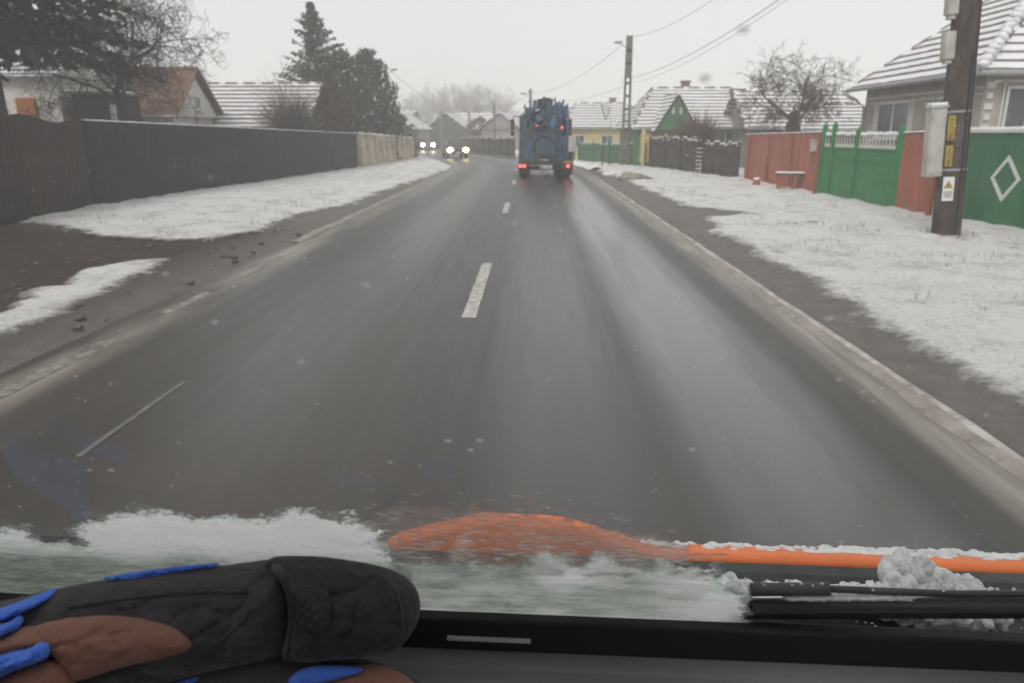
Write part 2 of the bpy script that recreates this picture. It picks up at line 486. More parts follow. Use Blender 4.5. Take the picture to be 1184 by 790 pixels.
# worn road markings, as thin sheets over the asphalt
pm = bpy.data.materials.new('worn_road_paint'); pm.use_nodes = True
q = NT(pm)
v = q.coord('Object')
wn = q.noise(v, 9, 6, 0.7)
q.l(q.mix(q.ramp(wn, [(0.40, 0.0), (0.62, 1.0)]), (0.24, 0.23, 0.215), (0.56, 0.54, 0.50)), q.b.inputs['Base Color'])
q.b.inputs['Roughness'].default_value = 0.6
pml = bpy.data.materials.new('faded_edge_paint'); pml.use_nodes = True
q = NT(pml)
v = q.coord('Object')
wn = q.noise(v, 6, 6, 0.7)
q.l(q.mix(q.ramp(wn, [(0.40, 0.0), (0.68, 1.0)]), (0.10, 0.093, 0.085), (0.33, 0.30, 0.25)), q.b.inputs['Base Color'])
q.b.inputs['Roughness'].default_value = 0.6
pmf = mat('faint_old_paint', (0.13, 0.122, 0.112), 0.5, 0.4, 8, bump=0)
def marking(name, y0, y1, off, w_, m):
    mb = MB(); n = max(2, int((y1 - y0) / 0.25))
    for i in range(n):
        a = y0 + (y1 - y0) * i / n; b = y0 + (y1 - y0) * (i + 1) / n
        def e(y, s_):
            k = off + s_ * w_ / 2 + 0.018 * noise.noise(Vector((y * 3, s_ * 5, off)))
            return (xc(y) + k, y, 0.004)
        mb.quad(e(a, -1), e(a, 1), e(b, 1), e(b, -1))
    o = obj(name, mb, m); tag(o, kind='structure'); return o
for k, (y0, y1) in enumerate([(8.1, 11.75), (19.6, 22.6), (31.0, 34.0), (42.5, 45.5), (54, 57), (-4.0, -1.0)]):
    marking('centre_line', y0, y1, 0.0, 0.15 if k else 0.16, pm)
for (y0, y1) in [(4.0, 7.1), (8.2, 9.4), (10.4, 12.4), (14.0, 16.2), (18, 21), (24, 28)]:
    marking('edge_line', y0, y1, -3.52, 0.16, pml)
# faint old diagonal mark left of the centre line
marking('old_line', 4.3, 5.8, -2.2, 0.045, pmf)

# ridges of frozen slush on both road edges
def ridge(name, y0, y1, off, wid, hgt, seed, m, st=0.12):
    mb = MB(); n = int((y1 - y0) / st); prof = [(-1, -0.02), (-0.6, 0.5), (0, 1.0), (0.55, 0.6), (1, -0.02)]
    for i in range(n + 1):
        y = y0 + (y1 - y0) * i / n
        k = max(0.12, 0.55 + 0.9 * noise.fractal(Vector((seed, y * 0.5, 0)), 0.8, 2.0, 3))
        dx = 0.07 * noise.noise(Vector((seed + 4, y * 0.6, 0)))
        for a, h in prof:
            rn = 0.2 * noise.noise(Vector((a * 2 + seed, y * 1.2, 3)))
            mb.v.append((xc(y) + off + dx + a * wid * (0.6 + 0.5 * k), y, 0.002 + hgt * k * max(-0.1, h + rn)))
    p = len(prof)
    for i in range(n):
        for j in range(p - 1):
            mb.f.append((i*p + j, i*p + j + 1, (i+1)*p + j + 1, (i+1)*p + j)); mb.m.append(0)
    o = obj(name, mb, m, smooth=True)
    tag(o, kind='stuff'); return o
M_slush = snow_mat('salty_slush', (0.16, 0.142, 0.122), (0.38, 0.64), (0.33, 0.302, 0.27), 2.4)
M_slush2 = snow_mat('mixed_slush', (0.22, 0.20, 0.175), (0.40, 0.60), (0.50, 0.475, 0.445), 2.2)
M_slushw = snow_mat('white_slush', (0.42, 0.38, 0.33), (0.5, 0.72), (0.74, 0.74, 0.74), 2.0)
o = ridge('slush_ridge', 1.5, 80, 3.72, 0.10, 0.026, 1.0, M_slush); tag(o, 'low beige line of salty slush along the right edge of the road', 'slush')
o = ridge('snow_ridge', 4, 80, 3.82, 0.06, 0.036, 5.0, M_slush2); tag(o, 'thin white line of snow just outside the right road edge', 'snow')
o = ridge('slush_ridge', 14, 80, -3.85, 0.12, 0.035, 9.0, M_slush); tag(o, 'low pale line of slush along the left edge of the road', 'slush')
o = ridge('snow_ridge', 44, 120, 4.7, 0.5, 0.28, 12.0, M_slushw, 0.4); tag(o, 'snow bank thrown up on the outside of the distant bend', 'snow')

# ------------------------------------------------------------------ grass tufts through the snow
def tufts(name, spots, m, seed, label):
    rng = random.Random(seed); mb = MB()
    for (x, y, r, n) in spots:
        for _ in range(n):
            a = rng.uniform(0, 2*PI); d = r * math.sqrt(rng.random())
            px, py = x + d*math.cos(a), y + d*math.sin(a)
            h = rng.uniform(0.04, 0.16); b = rng.uniform(0, 2*PI); wv = rng.uniform(0.003, 0.009)
            lx, ly = rng.uniform(-.06, .06), rng.uniform(-.06, .06)
            mb.tri((px - wv*math.cos(b), py - wv*math.sin(b), 0.02), (px + wv*math.cos(b), py + wv*math.sin(b), 0.02), (px + lx, py + ly, 0.05 + h))
    o = obj(name, mb, m); tag(o, label, 'grass', kind='stuff')
M_dry = mat('dry_grass', (0.17, 0.13, 0.08), 0.9, 0.4, 6, bump=0)
rng = random.Random(3)
sp_ = []
for _ in range(520):
    y = rng.uniform(5, 42); x = rng.uniform(4.6, 9.9)
    if noise.noise(Vector((x * .5, y * .5, 3))) > 0.02: sp_.append((x, y, 0.22, 7))
sp_ += [(8.3, 15.0, 0.55, 260), (9.7, 20.5, .4, 60), (4.6, 33.8, .5, 90)]
tufts('dry_grass', sp_, M_dry, 4, 'dry brown grass poking through the snow on the right verge')
sp_ = []
for _ in range(520):
    y = rng.uniform(14.5, 50); x = rng.uniform(-11.5, -5.4)
    if noise.noise(Vector((x * .5, y * .5, 9))) > 0.0: sp_.append((x, y, 0.25, 7))
tufts('dry_grass', sp_, M_dry, 5, 'dry brown grass poking through the snow on the left verge')
# clods and stones on the muddy drive
mb = MB(); rng = random.Random(8)
for _ in range(260):
    x, y = rng.uniform(-9.5, -4.7), rng.uniform(6.5, 16.5)
    if noise.noise(Vector((x, y, 1))) < 0.02: continue
    r = rng.uniform(0.012, 0.045)
    mb.blob((x, y, 0.0), (r * 1.5, r * 1.2, r * .7), rng.random() * 50, 0.3, 6)
o = obj('mud_clods', mb, M_mud, smooth=True); tag(o, 'brown mud clods scattered over the bare drive on the left', 'mud', kind='stuff')
mb = MB(); rng = random.Random(28)
for _ in range(30):
    x, y = rng.uniform(3.0, 3.9), rng.uniform(4.5, 20)
    r = rng.uniform(0.006, 0.03)
    mb.blob((x, y, 0.01), (r * 1.4, r * 1.2, r * .7), rng.random() * 50, 0.3, 6)
o = obj('slush_crumbs', mb, M_slush, smooth=True); tag(o, 'crumbs of dirty slush scattered on the right shoulder', 'slush', kind='stuff')

# ------------------------------------------------------------------ fences (polyline helper)
def along(p0, p1):
    d = Vector((p1[0]-p0[0], p1[1]-p0[1])); L = d.length; d /= L
    return L, d, math.atan2(d.y, d.x)
def sheet_fence(name, label, p0, p1, h0, h1, m, period=0.2, depth=0.03, cap=True, capmat=None, rail=None, cat='fence', wav=0.0, capw=0.05, seed=1, postm=None, board=False):
    L, d, rz = along(p0, p1)
    t = thing(name, label, cat, (p0[0], p0[1], 0), rz)
    mb = MB(); n = int(L / period)
    def H(u): return h0 + (h1 - h0) * u / L + wav * noise.noise(Vector((u * .7, seed, 0)))
    prof = []
    for i in range(n + 1):
        u = i * period
        for a, off in ((0, 0), (0.35, 0), (0.5, depth), (0.85, depth)):
            if u + a * period <= L: prof.append((u + a * period, off))
    for (u0, o0), (u1, o1) in zip(prof[:-1], prof[1:]):
        for s_ in (0, -0.012):
            mb.quad((u0, o0 + s_, -0.08), (u1, o1 + s_, -0.08), (u1, o1 + s_, H(u1)), (u0, o0 + s_, H(u0)))
    obj('panel', mb, m, t)
    mb = MB()
    k = int(L / 0.18)
    for i in range(k):
        a, b = L * i / k, L * (i + 1) / k
        ha = 0.022 + 0.02 * noise.noise(Vector((a * 2, seed, 2))); hb = 0.022 + 0.02 * noise.noise(Vector((b * 2, seed, 2)))
        za, zb = H(a) + 0.003, H(b) + 0.003
        wd = capw
        mb.quad((a, -wd, za), (a, -wd * .6, za + ha), (b, -wd * .6, zb + hb), (b, -wd, zb))
        mb.quad((a, -wd * .6, za + ha), (a, wd * .8, za + ha), (b, wd * .8, zb + hb), (b, -wd * .6, zb + hb))
        mb.quad((a, wd * .8, za + ha), (a, wd, za), (b, wd, zb), (b, wd * .8, zb + hb))
        mb.quad((a, wd, za), (a, -wd, za), (b, -wd, zb), (b, wd, zb))
    if cap: obj('snow_cap', mb, capmat or M_snow, t)
    mb = MB(); s = 0.05
    u = 0.0
    while u < L:
        mb = MB(); mb.box((u + .04, 0.075, H(u) / 2 - 0.06), (0.07, 0.07, H(u)))
        obj('post', mb, postm or m, t); u += 2.6
    return t, H
sheet_fence('metal_fence', 'dark brown metal fence beside the muddy drive, nearest on the left', (-11.75, 11.5), (-12.22, 20.6), 2.52, 2.34, M_brownfence, 0.22, 0.010, wav=0.16, seed=3, cap=False)
sheet_fence('metal_fence', 'long dark grey corrugated fence with a thin snow line on top', (-12.22, 20.7), (-10.4, 45.2), 2.36, 2.02, M_darkfence, 0.18, 0.035, seed=5)

# stone wall with pillars on the left
L, d, rz = along((-10.3, 45.6), (-9.9, 62.0))
t = thing('stone_fence', 'pale stone garden wall with pillars and balusters past the dark fence', 'wall', (-10.3, 45.6, 0), rz)
mb = MB(); mb.box((L/2, 0, 0.42), (L, 0.28, 1.0)); obj('wall_base', mb, M_stone, t)
n = 9
for i in range(n + 1):
    mb = MB(); u = L * i / n; h = 1.95 - 0.35 * i / n
    mb.box((u, 0, h / 2), (0.38, 0.42, h)); mb.box((u, 0, h + 0.04), (0.48, 0.52, 0.08))
    p = obj('pillar', mb, M_stone, t, bevel=0.02)
    mb = MB(); mb.box((u, 0, h + 0.115), (0.44, 0.46, 0.07)); obj('snow_cap', mb, M_snow, p, bevel=0.02)
for i in range(n):
    for k in range(3):
        u = L * (i + (k + 1) / 4) / n; h = 0.92
        mb = MB()
        for z in range(5): mb.box((u, 0, h + 0.08 + z * 0.155), (0.20 if z % 2 else 0.26, 0.12, 0.11))
        obj('baluster', mb, M_white if i % 3 != 2 else M_stone, t)
    mb = MB(); mb.box((L * (i + .5) / n, 0, 1.80 - 0.35 * i / n), (L / n - .5, 0.16, 0.07)); obj('rail', mb, M_stone, t)
t = thing('yellow_gate', 'small yellow and brown gate at the end of the stone wall', 'gate', (-9.9, 62.4, 0), rz)
mb = MB()
for k in range(8): mb.box((0.1 + k * 0.2, 0, 0.75), (0.17, 0.05, 1.5))
obj('boards', mb, M_yellow, t)
for u in (-0.08, 1.8):
    mb = MB(); mb.box((u, 0, 0.85), (0.14, 0.14, 1.7)); obj('post', mb, M_oldwood, t)

# right side: green rendered wall with a diamond
L, d, rz = along((11.0, 12.2), (9.98, 18.7))
t = thing('green_wall', 'green garden wall with a pale diamond and white coping behind the near pole', 'wall', (11.0, 12.2, 0), rz)
mb = MB(); mb.box((L/2, -0.08, 0.98), (L, 0.16, 2.08)); obj('wall_panel', mb, M_greend, t)
mb = MB(); mb.box((L/2, -0.08, 2.06), (L + .04, 0.24, 0.07)); cp = obj('coping', mb, M_frame, t, bevel=0.01)
mb = MB()
for i in range(40):
    a, b = L*i/40, L*(i+1)/40
    ha = .05 + .025*noise.noise(Vector((a*2, 1, 2))); hb = .05 + .025*noise.noise(Vector((b*2, 1, 2)))
    mb.quad((a, .03, 2.10), (a, .02, 2.10+ha), (b, .02, 2.10+hb), (b, .03, 2.10))
    mb.quad((a, .02, 2.10+ha), (a, -.18, 2.10+ha), (b, -.18, 2.10+hb), (b, .02, 2.10+hb))
obj('snow', mb, M_snow, cp)
uc, zc, hw, hh = 4.55, 1.06, 0.42, 0.50
mb = MB()
pts_o = [(uc - hw, zc), (uc, zc + hh), (uc + hw, zc), (uc, zc - hh)]
for k in range(4):
    a, b = pts_o[k], pts_o[(k+1) % 4]
    ai = (uc + (a[0]-uc)*.76, zc + (a[1]-zc)*.76); bi = (uc + (b[0]-uc)*.76, zc + (b[1]-zc)*.76)
    mb.quad((a[0], 0.025, a[1]), (b[0], 0.025, b[1]), (bi[0], 0.025, bi[1]), (ai[0], 0.025, ai[1]))
    mb.quad((a[0], 0.0, a[1]), (b[0], 0.0, b[1]), (b[0], 0.025, b[1]), (a[0], 0.025, a[1]))
    mb.quad((ai[0], 0.0, ai[1]), (bi[0], 0.0, bi[1]), (bi[0], 0.025, bi[1]), (ai[0], 0.025, ai[1]))
obj('diamond', mb, M_frame, t)
# red-brown panel beside the gate
t, _ = sheet_fence('red_fence', 'narrow red brown fence panel between the green gate and the pole', (9.95, 18.85), (9.83, 20.5), 2.06, 2.03, M_rust, 0.3, 0.012, seed=8)
# green double gate
L, d, rz = along((9.82, 20.62), (9.78, 25.95))
t = thing('green_gate', 'bright green double yard gate with snowy white grille along its top', 'gate', (9.82, 20.62, 0), rz)
for (a, b) in ((0.12, L/2 - 0.04), (L/2 + 0.04, L - 0.95), (L - 0.78, L - 0.10)):
    mb = MB(); mb.box(((a+b)/2, 0, 0.84), (b - a, 0.03, 1.50))
    leaf = obj('gate_leaf', mb, M_greenp, t)
    mb = MB()
    for z in (0.10, 1.24, 1.57): mb.box(((a+b)/2, 0.03, z), (b - a, 0.03, 0.05))
    for u in (a + .03, b - .03): mb.box((u, 0.034, 1.0), (0.05, 0.03, 1.9))
    obj('leaf_frame', mb, M_greenp, leaf)
    mb = MB()
    k = int((b - a) / 0.20)
    for i in range(k): mb.box((a + (b - a) * (i + .5) / k, 0.0, 1.79), (0.030, 0.018, 0.40))
    mb.box(((a+b)/2, 0.0, 1.64), (b - a, 0.012, 0.10))
    obj('grille', mb, M_frame, leaf)
    mb = MB()
    for i in range(int((b - a) / 0.2)):
        mb.blob((a + .1 + i * 0.2, 0.0, 2.0 + random.uniform(-.01, .02)), (0.11, 0.05, 0.06), i * 3.1, 0.3, 8)
    tag(obj('snow', mb, M_snow, leaf, smooth=True), kind='stuff')
    mb = MB(); mb.box(((a+b)/2, 0, 2.06), (b - a, 0.03, 0.03)); obj('top_rail', mb, M_greenp, leaf)
for u, h in ((0.04, 2.15), (L/2, 2.12), (L - 0.86, 2.30), (L - 0.03, 2.28)):
    mb = MB(); mb.box((u, 0, h/2), (0.12, 0.14, h)); mb.box((u, 0, h + .05), (0.10, 0.10, 0.10), taper=0.2)
    obj('gate_post', mb, M_greenp, t, bevel=0.008)
# long red-brown fence
t, _ = sheet_fence('red_fence', 'long red brown sheet fence behind the wooden bench', (9.77, 26.1), (9.6, 34.6), 2.06, 1.98, M_rust, 0.42, 0.018, seed=18)
mb = MB(); mb.box((0, 0, 1.60), (0.16, 0.24, 0.36)); mb.box((0, 0, 1.80), (0.20, 0.28, 0.04))
o = obj('mailbox', mb, M_cab, bevel=0.01, loc=(9.63, 26.4, 0)); tag(o, 'small pale metal letter box at the corner of the green gate', 'letter box')
# old dark wooden fence
def plank_fence(name, label, p0, p1, h, m, wv=0.16, gap=0.03, lean=0.03, seed=1, snow=True, cat='fence', stretch=1.0):
    L, d, rz = along(p0, p1); rg = random.Random(seed)
    t = thing(name, label, cat, (p0[0], p0[1], 0), rz)
    mb = MB(); sn = MB(); u = 0
    while u < L:
        hh = h * rg.uniform(.93, 1.06)
        a = rg.uniform(-lean, lean)
        mb.quad((u, 0, 0), (u + wv, 0, 0), (u + wv + a, 0, hh + rg.uniform(-.03, .03)), (u + a, 0, hh))
        mb.quad((u, .025, 0), (u + wv, .025, 0), (u + wv + a, .025, hh), (u + a, .025, hh))
        mb.quad((u, 0, 0), (u, .025, 0), (u + a, .025, hh), (u + a, 0, hh))
        if snow: sn.box((u + a + wv/2, .0125, hh + .03), (wv, .05, .05))
        u += wv + gap
    obj('planks', mb, m, t)
    for z in (0.35, h * .8):
        mb = MB(); mb.box((L/2, 0.06, z), (L, 0.05, 0.08)); obj('rail', mb, m, t)
    if snow: tag(obj('snow', sn, M_snow, t), kind='stuff')
    u = 0
    while u <= L + .1:
        mb = MB(); mb.tube([(u, .1, 0), (u, .1, h + .12)], [.07, .06], 7); obj('post', mb, m, t); u += L / max(1, round(L / 2.5))
    return t
plank_fence('wooden_fence', 'leaning old grey plank fence in front of the green house', (9.5, 35.0), (8.7, 38.5), 1.55, M_oldwood, seed=2)
plank_fence('wooden_fence', 'dark weathered plank fence with broken boards left of the shrub', (8.6, 39.2), (7.3, 46.8), 1.75, M_oldwood, seed=3, lean=.08)
t = thing('wicket_gate', 'small sagging wooden wicket gate with snow on its slats', 'gate', (8.66, 38.55, 0), R(120))
mb = MB()
for k in range(6): mb.box((0.1, 0, 0.25 + k * 0.2), (0.9, 0.04, 0.06), rx=0)
obj('slats', mb, M_oldwood, t)
mb = MB()
for k in range(6): mb.box((0.1, 0, 0.30 + k * 0.2), (0.88, 0.05, 0.03))
tag(obj('snow', mb, M_snow, t), kind='stuff')
plank_fence('green_fence', 'faded green picket fence behind the distant lamp pole', (7.1, 47.6), (3.6, 57.5), 1.35, M_green, wv=.10, gap=.05, lean=0.0, seed=4)
plank_fence('green_fence', 'far stretch of green fence partly hidden by the blue truck', (3.3, 58.2), (-1.0, 68.0), 1.3, M_green, wv=.12, gap=.05, lean=0.0, seed=5)
plank_fence('grey_fence', 'grey board fence along the outside of the distant bend', (-1.5, 69.0), (-8.5, 92.0), 1.6, M_oldwood, wv=.3, gap=.03, seed=6)

# ------------------------------------------------------------------ roofs and houses
def roof_plane(mb, e0, e1, r1, r0, n, frac=0.55, drop=0.05, seed=0, cell=0.45):
    e0, e1, r1, r0 = map(Vector, (e0, e1, r1, r0))
    N = (e1 - e0).cross((r0 + r1) / 2 - (e0 + e1) / 2).normalized()
    if N.z < 0: N = -N
    def P(u, v): return e0.lerp(e1, u).lerp(r0.lerp(r1, u), v)
    for i in range(n):
        v0, v1 = i / n, (i + 1) / n
        wid = (P(1, v0) - P(0, v0)).length
        k = max(1, int(wid / cell))
        js = [min(.95, max(.05, (1 - frac) + .16 * noise.noise(Vector((j * .9, i * 1.7, seed))) + random.uniform(-.06, .06))) for j in range(k + 1)]
        for j in range(k):
            a, b = j / k, (j + 1) / k
            lo0, lo1 = P(a, v0) + N * drop, P(b, v0) + N * drop
            m0 = P(a, v0 + (v1 - v0) * js[j]) + N * drop * (1 - js[j]); m1 = P(b, v0 + (v1 - v0) * js[j+1]) + N * drop * (1 - js[j+1])
            s0, s1 = m0 + N * .012, m1 + N * .012
            mb.quad(P(a, v0), P(b, v0), lo1, lo0, 1)
            mb.quad(lo0, lo1, m1, m0, 1)
            mb.quad(m0, m1, s1, s0, 0)
            mb.quad(s0, s1, P(b, v1) + N * .012, P(a, v1) + N * .012, 0)
def ridge_cap(mb, a, b, r=0.10, seed=0):
    a, b = Vector(a), Vector(b); n = max(2, int((b - a).length / .33))
    for i in range(n):
        p, p2 = a.lerp(b, i / n), a.lerp(b, (i + 1.12) / n)
        mb.tube([p, p2], [r * 1.15, r * .85], 7, mi=1 if (i * 7 + seed) % 3 else 0)
def window(t, x, y, z, w_, h, rz, m=None, fr=0.07, sill=True):
    # local frame: wall plane, x right, -y outwards
    Rm = Matrix.Rotation(rz, 3, 'Z')
    def T(p): return tuple(Vector((x, y, z)) + Rm @ Vector(p))
    mb = MB()
    for cx, cz, sx, sz in ((-w_/2 - fr/2, 0, fr, h + 2*fr), (w_/2 + fr/2, 0, fr, h + 2*fr), (0, h/2 + fr/2, w_, fr), (0, -h/2 - fr/2, w_, fr), (0, 0, fr*.6, h)):
        mb.box(T((cx, -0.03, cz)), (sx, 0.07, sz), rz)
    f = obj('window', mb, m or M_frame, t)
    mb = MB(); mb.box(T((0, -0.006, 0)), (w_, 0.02, h), rz); obj('pane', mb, M_glassdark, f)
    if sill:
        mb = MB(); mb.box(T((0, -0.07, -h/2 - fr - .03)), (w_ + .3, 0.14, 0.05), rz); obj('sill', mb, m or M_frame, f)
    return f
def house(name, label, loc, rz, w_, dp, eave, ridge, wallm, roofm=None, snowm=None, hip=0.0, ov=0.35, n=11, frac=.74, wins=(), gablem=None, seed=0, cat='house', drop=.05, hipr=None, chim=None, gutter=True):
    """w_ along local x (ridge direction), dp along y; origin at the middle of the footprint"""
    t = thing(name, label, cat, loc, rz)
    hx, hy = w_/2, dp/2
    mb = MB()
    mb.quad((-hx, -hy, -.1), (hx, -hy, -.1), (hx, -hy, eave), (-hx, -hy, eave))
    mb.quad((hx, hy, -.1), (-hx, hy, -.1), (-hx, hy, eave), (hx, hy, eave))
    mb.quad((hx, -hy, -.1), (hx, hy, -.1), (hx, hy, eave), (hx, -hy, eave))
    mb.quad((-hx, hy, -.1), (-hx, -hy, -.1), (-hx, -hy, eave), (-hx, hy, eave))
    obj('wall', mb, wallm, t)
    hl = hip; hr = hip if hipr is None else hipr
    rl, rr = -hx - (ov if hl == 0 else 0) + hl, hx + (ov if hr == 0 else 0) - hr
    if hl == 0 or hr == 0:
        mb = MB()
        sl_ = (ridge - eave) / (hy + ov)
        for s_, h_ in ((-1, hl), (1, hr)):
            if h_ == 0: mb.prism([(-hy, eave), (hy, eave), (0, eave + sl_ * hy)], s_*hx - .01 - (0.1 if s_ > 0 else -.0), s_*hx + (0.1 if s_ < 0 else 0) + .0, axis='x')
        obj('gable', mb, gablem or wallm, t)
    ez = eave - 0.02
    A, B, Cc, D = (-hx-ov, -hy-ov, ez), (hx+ov, -hy-ov, ez), (hx+ov, hy+ov, ez), (-hx-ov, hy+ov, ez)
    P0, P1 = (rl, 0, ridge), (rr, 0, ridge)
    mb = MB()
    roof_plane(mb, A, B, P1, P0, n, frac, drop, seed)
    roof_plane(mb, Cc, D, P0, P1, n, frac, drop, seed + 1)
    if hl: roof_plane(mb, D, A, P0, P0, n, frac, drop, seed + 2)
    if hr: roof_plane(mb, B, Cc, P1, P1, n, frac, drop, seed + 3)
    # soffit
    mb.quad((A[0], A[1], ez-.03), (B[0], B[1], ez-.03), (Cc[0], Cc[1], ez-.03), (D[0], D[1], ez-.03), 1)
    ridge_cap(mb, P0, P1)
    for h_, pts in ((hl, ((A, P0), (D, P0))), (hr, ((B, P1), (Cc, P1)))):
        for a, b in pts: ridge_cap(mb, a, b, .085 if h_ else .06)
    rf = obj('roof', mb, [snowm or M_snowroof, roofm or M_tile], t)
    if gutter:
        mb = MB(); mb.tube([(A[0], A[1]-.05, ez-.04), (B[0], B[1]-.05, ez-.04)], .06, 8); obj('gutter', mb, M_metal, rf)
    for (face, u, z, ww, hh) in wins:
        if face == 'f': window(t, u, -hy, z, ww, hh, 0)
        elif face == 'r': window(t, hx, u, z, ww, hh, R(90))
        elif face == 'l': window(t, -hx, u, z, ww, hh, R(-90))
    if chim:
        cx, cy, cz, cs, ch = chim
        mb = MB(); mb.box((cx, cy, cz + ch/2), (cs, cs, ch)); mb.box((cx, cy, cz + ch), (cs + .12, cs + .12, .08)); mb.box((cx, cy, cz + ch + .07), (cs + .08, cs + .08, .07), mi=1)
        obj('chimney', mb, [M_brick, M_snow], rf)
    return t

# near right house: hip roof; local -y faces the camera, local -x faces the road
H1 = house('beige_house', 'beige house with patterned trim and snowy tiled hip roof behind the near pole', (16.75, 25.15, 0), R(90), 7.4, 9.0, 3.62, 7.7, M_beige, hip=3.7, ov=0.45, n=17, frac=.82, seed=3, drop=.05, gutter=False)
# windows on the road side (local +y is -x in the world after the 90 degree turn)
def world_win(t, wx, wy, z, ww, hh, face):
    # face 'road' -> wall normal -x ; 'near' -> wall normal -y
    l = Matrix.Rotation(-R(90), 3, 'Z') @ Vector((wx - 16.75, wy - 25.15, 0))
    rz = {'road': R(-90), 'near': 0}[face] - R(90)
    return window(t, l.x, l.y, z, ww, hh, rz)
world_win(H1, 12.25, 26.5, 2.45, 2.2, 1.05, 'road')
world_win(H1, 12.25, 23.0, 2.45, 1.2, 1.05, 'road')
world_win(H1, 13.45, 21.45, 2.55, 1.1, 1.25, 'near')
world_win(H1, 16.3, 21.45, 2.55, 1.2, 1.25, 'near')
mb = MB()
def wbox(mb, c, s_):   # world box -> local of H1
    l = Matrix.Rotation(-R(90), 3, 'Z') @ Vector((c[0] - 16.75, c[1] - 25.15, c[2]))
    mb.box(l, (s_[1], s_[0], s_[2]))
wbox(mb, (12.235, 25.15, 3.22), (0.06, 7.3, 0.06))
wbox(mb, (12.235, 25.15, 3.05), (0.06, 7.3, 0.04))
for yy in (21.9, 24.0, 25.2, 27.9): wbox(mb, (12.23, yy, 2.5), (0.05, 0.09, 1.1))
for zz in range(7): wbox(mb, (12.40, 21.435, 1.6 + zz * 0.28), (0.16 if zz % 2 else 0.22, 0.05, 0.16))
wbox(mb, (12.76, 21.43, 2.6), (0.05, 0.05, 1.7)); wbox(mb, (16.75, 21.43, 3.38), (8.6, 0.05, 0.06))
obj('trim', mb, M_frame, H1)
def L1_(p):
    l = Matrix.Rotation(-R(90), 3, 'Z') @ Vector((p[0] - 16.75, p[1] - 25.15, p[2])); return tuple(l)
mb = MB()
mb.tube([L1_((11.75, 20.95, 3.55)), L1_((11.75, 29.4, 3.55))], .075, 8)
mb.tube([L1_((11.75, 20.93, 3.55)), L1_((21.7, 20.93, 3.55))], .075, 8)
obj('gutter', mb, M_metal, H1)
mb = MB()
mb.tube([L1_((11.72, 29.3, 3.60)), L1_((11.65, 29.45, 3.45)), L1_((11.95, 29.0, 3.2)), L1_((12.17, 28.75, 2.95)), L1_((12.17, 28.75, 0.1))], .055, 8)
obj('downpipe', mb, M_metal, H1)
# a low snowy coping shows the lumpy hip of the roof: extra ridge tiles
mb = MB()
for k in range(26):
    f_ = k / 25; a = Vector((11.8, 20.95, 3.66)); b = Vector((16.0, 24.9, 7.45)); p = a.lerp(b, f_)
    mb.blob(L1_(p + Vector((0, 0, .10))), (.17, .17, .11), k * 2.3, .3, 9)
obj('hip_tiles', mb, M_snowroof, H1, smooth=True)

H2 = house('green_house', 'low green house with snowy hip roof behind the old plank fence', (10.0, 51.6, 0), R(2), 7.2, 7.2, 2.36, 4.9, M_green, hip=1.5, ov=0.35, n=12, seed=5, frac=.76, chim=(0.2, 0.6, 4.6, .5, .75), wins=[('f', 1.9, 1.6, .9, .9), ('f', -1.0, 1.55, .8, .9)], hipr=.55)
# front gable wing of the green house, a part of it
mb = MB(); mb.prism([(-1.2, 2.2), (1.2, 2.2), (0, 4.15)], -5.0, -4.9); gbl = obj('gable', mb, M_green, H2, loc=(-1.5, 0, 0))
mb = MB()
roof_plane(mb, (1.35, -5.2, 2.12), (1.35, -1.2, 2.12), (0, -1.2, 4.30), (0, -5.2, 4.30), 9, .76, .05, 8)
roof_plane(mb, (-1.35, -1.2, 2.12), (-1.35, -5.2, 2.12), (0, -5.2, 4.30), (0, -1.2, 4.30), 9, .76, .05, 9)
ridge_cap(mb, (0, -5.2, 4.32), (0, -1.2, 4.32), .07)
obj('porch_roof', mb, [M_snowroof, M_tile], H2, loc=(-1.5, 0, 0))
mb = MB()
for s_ in (-.22, .22):
    mb = MB(); mb.prism([(s_ - .07, 3.15), (s_ + .07, 3.15), (s_ + .05, 3.5), (s_ - .05, 3.5)], -5.03, -5.0)
    obj('attic_opening', mb, M_frame, gbl)
pass
mb = MB(); mb.box((-1.6, -3.72, 1.3), (3.6, .16, 2.05)); obj('front_wall', mb, M_yellow, H2)
for u in (-3.4, -2.05, .15):
    mb = MB(); mb.box((u, -4.75, 1.15), (.16, .16, 2.3)); obj('porch_post', mb, M_yellow, H2)
mb = MB(); mb.box((3.25, -.9, 3.95), (.85, .85, 1.7)); obj('brick_stack', mb, M_brick, H2)
mb = MB(); mb.box((-1.0, -3.82, 1.4), (.7, .06, 1.3)); obj('dark_doorway', mb, M_glassdark, H2)
house('yellow_house', 'yellow and green house with long snowy roof beyond the lamp pole', (5.7, 67.5, 0), R(6), 7.0, 7.0, 2.5, 4.55, M_yellow, hip=1.6, hipr=.8, n=9, seed=7, wins=[('f', -2.2, 1.4, .9, .9), ('f', 0.2, 1.4, .9, .9), ('f', 2.4, 1.4, .9, .9)], chim=(1.5, 1, 4.3, .5, .7))
house('long_house', 'house with snowy roof behind the bare apple tree', (15.4, 47.0, 0), R(0), 6.0, 6.0, 2.35, 4.4, M_grey, n=9, seed=9, wins=[('f', -1.4, 1.4, .9, .9)])
house('shed', 'dark low shed with snowy roof between the bare tree and the beige house', (15.4, 39.5, 0), R(-8), 3.4, 4.0, 2.2, 3.4, M_oldwood, n=7, seed=10, cat='shed')
# red building behind the truck's right mirror
house('red_house', 'small reddish house with snowy gable just right of the truck', (4.9, 84.0, 0), R(88), 6.0, 4.6, 2.3, 4.3, M_pink, n=7, seed=12, wins=[('l', 0.9, 1.3, .7, .8), ('l', -0.9, 1.3, .7, .8)], gablem=M_pink)
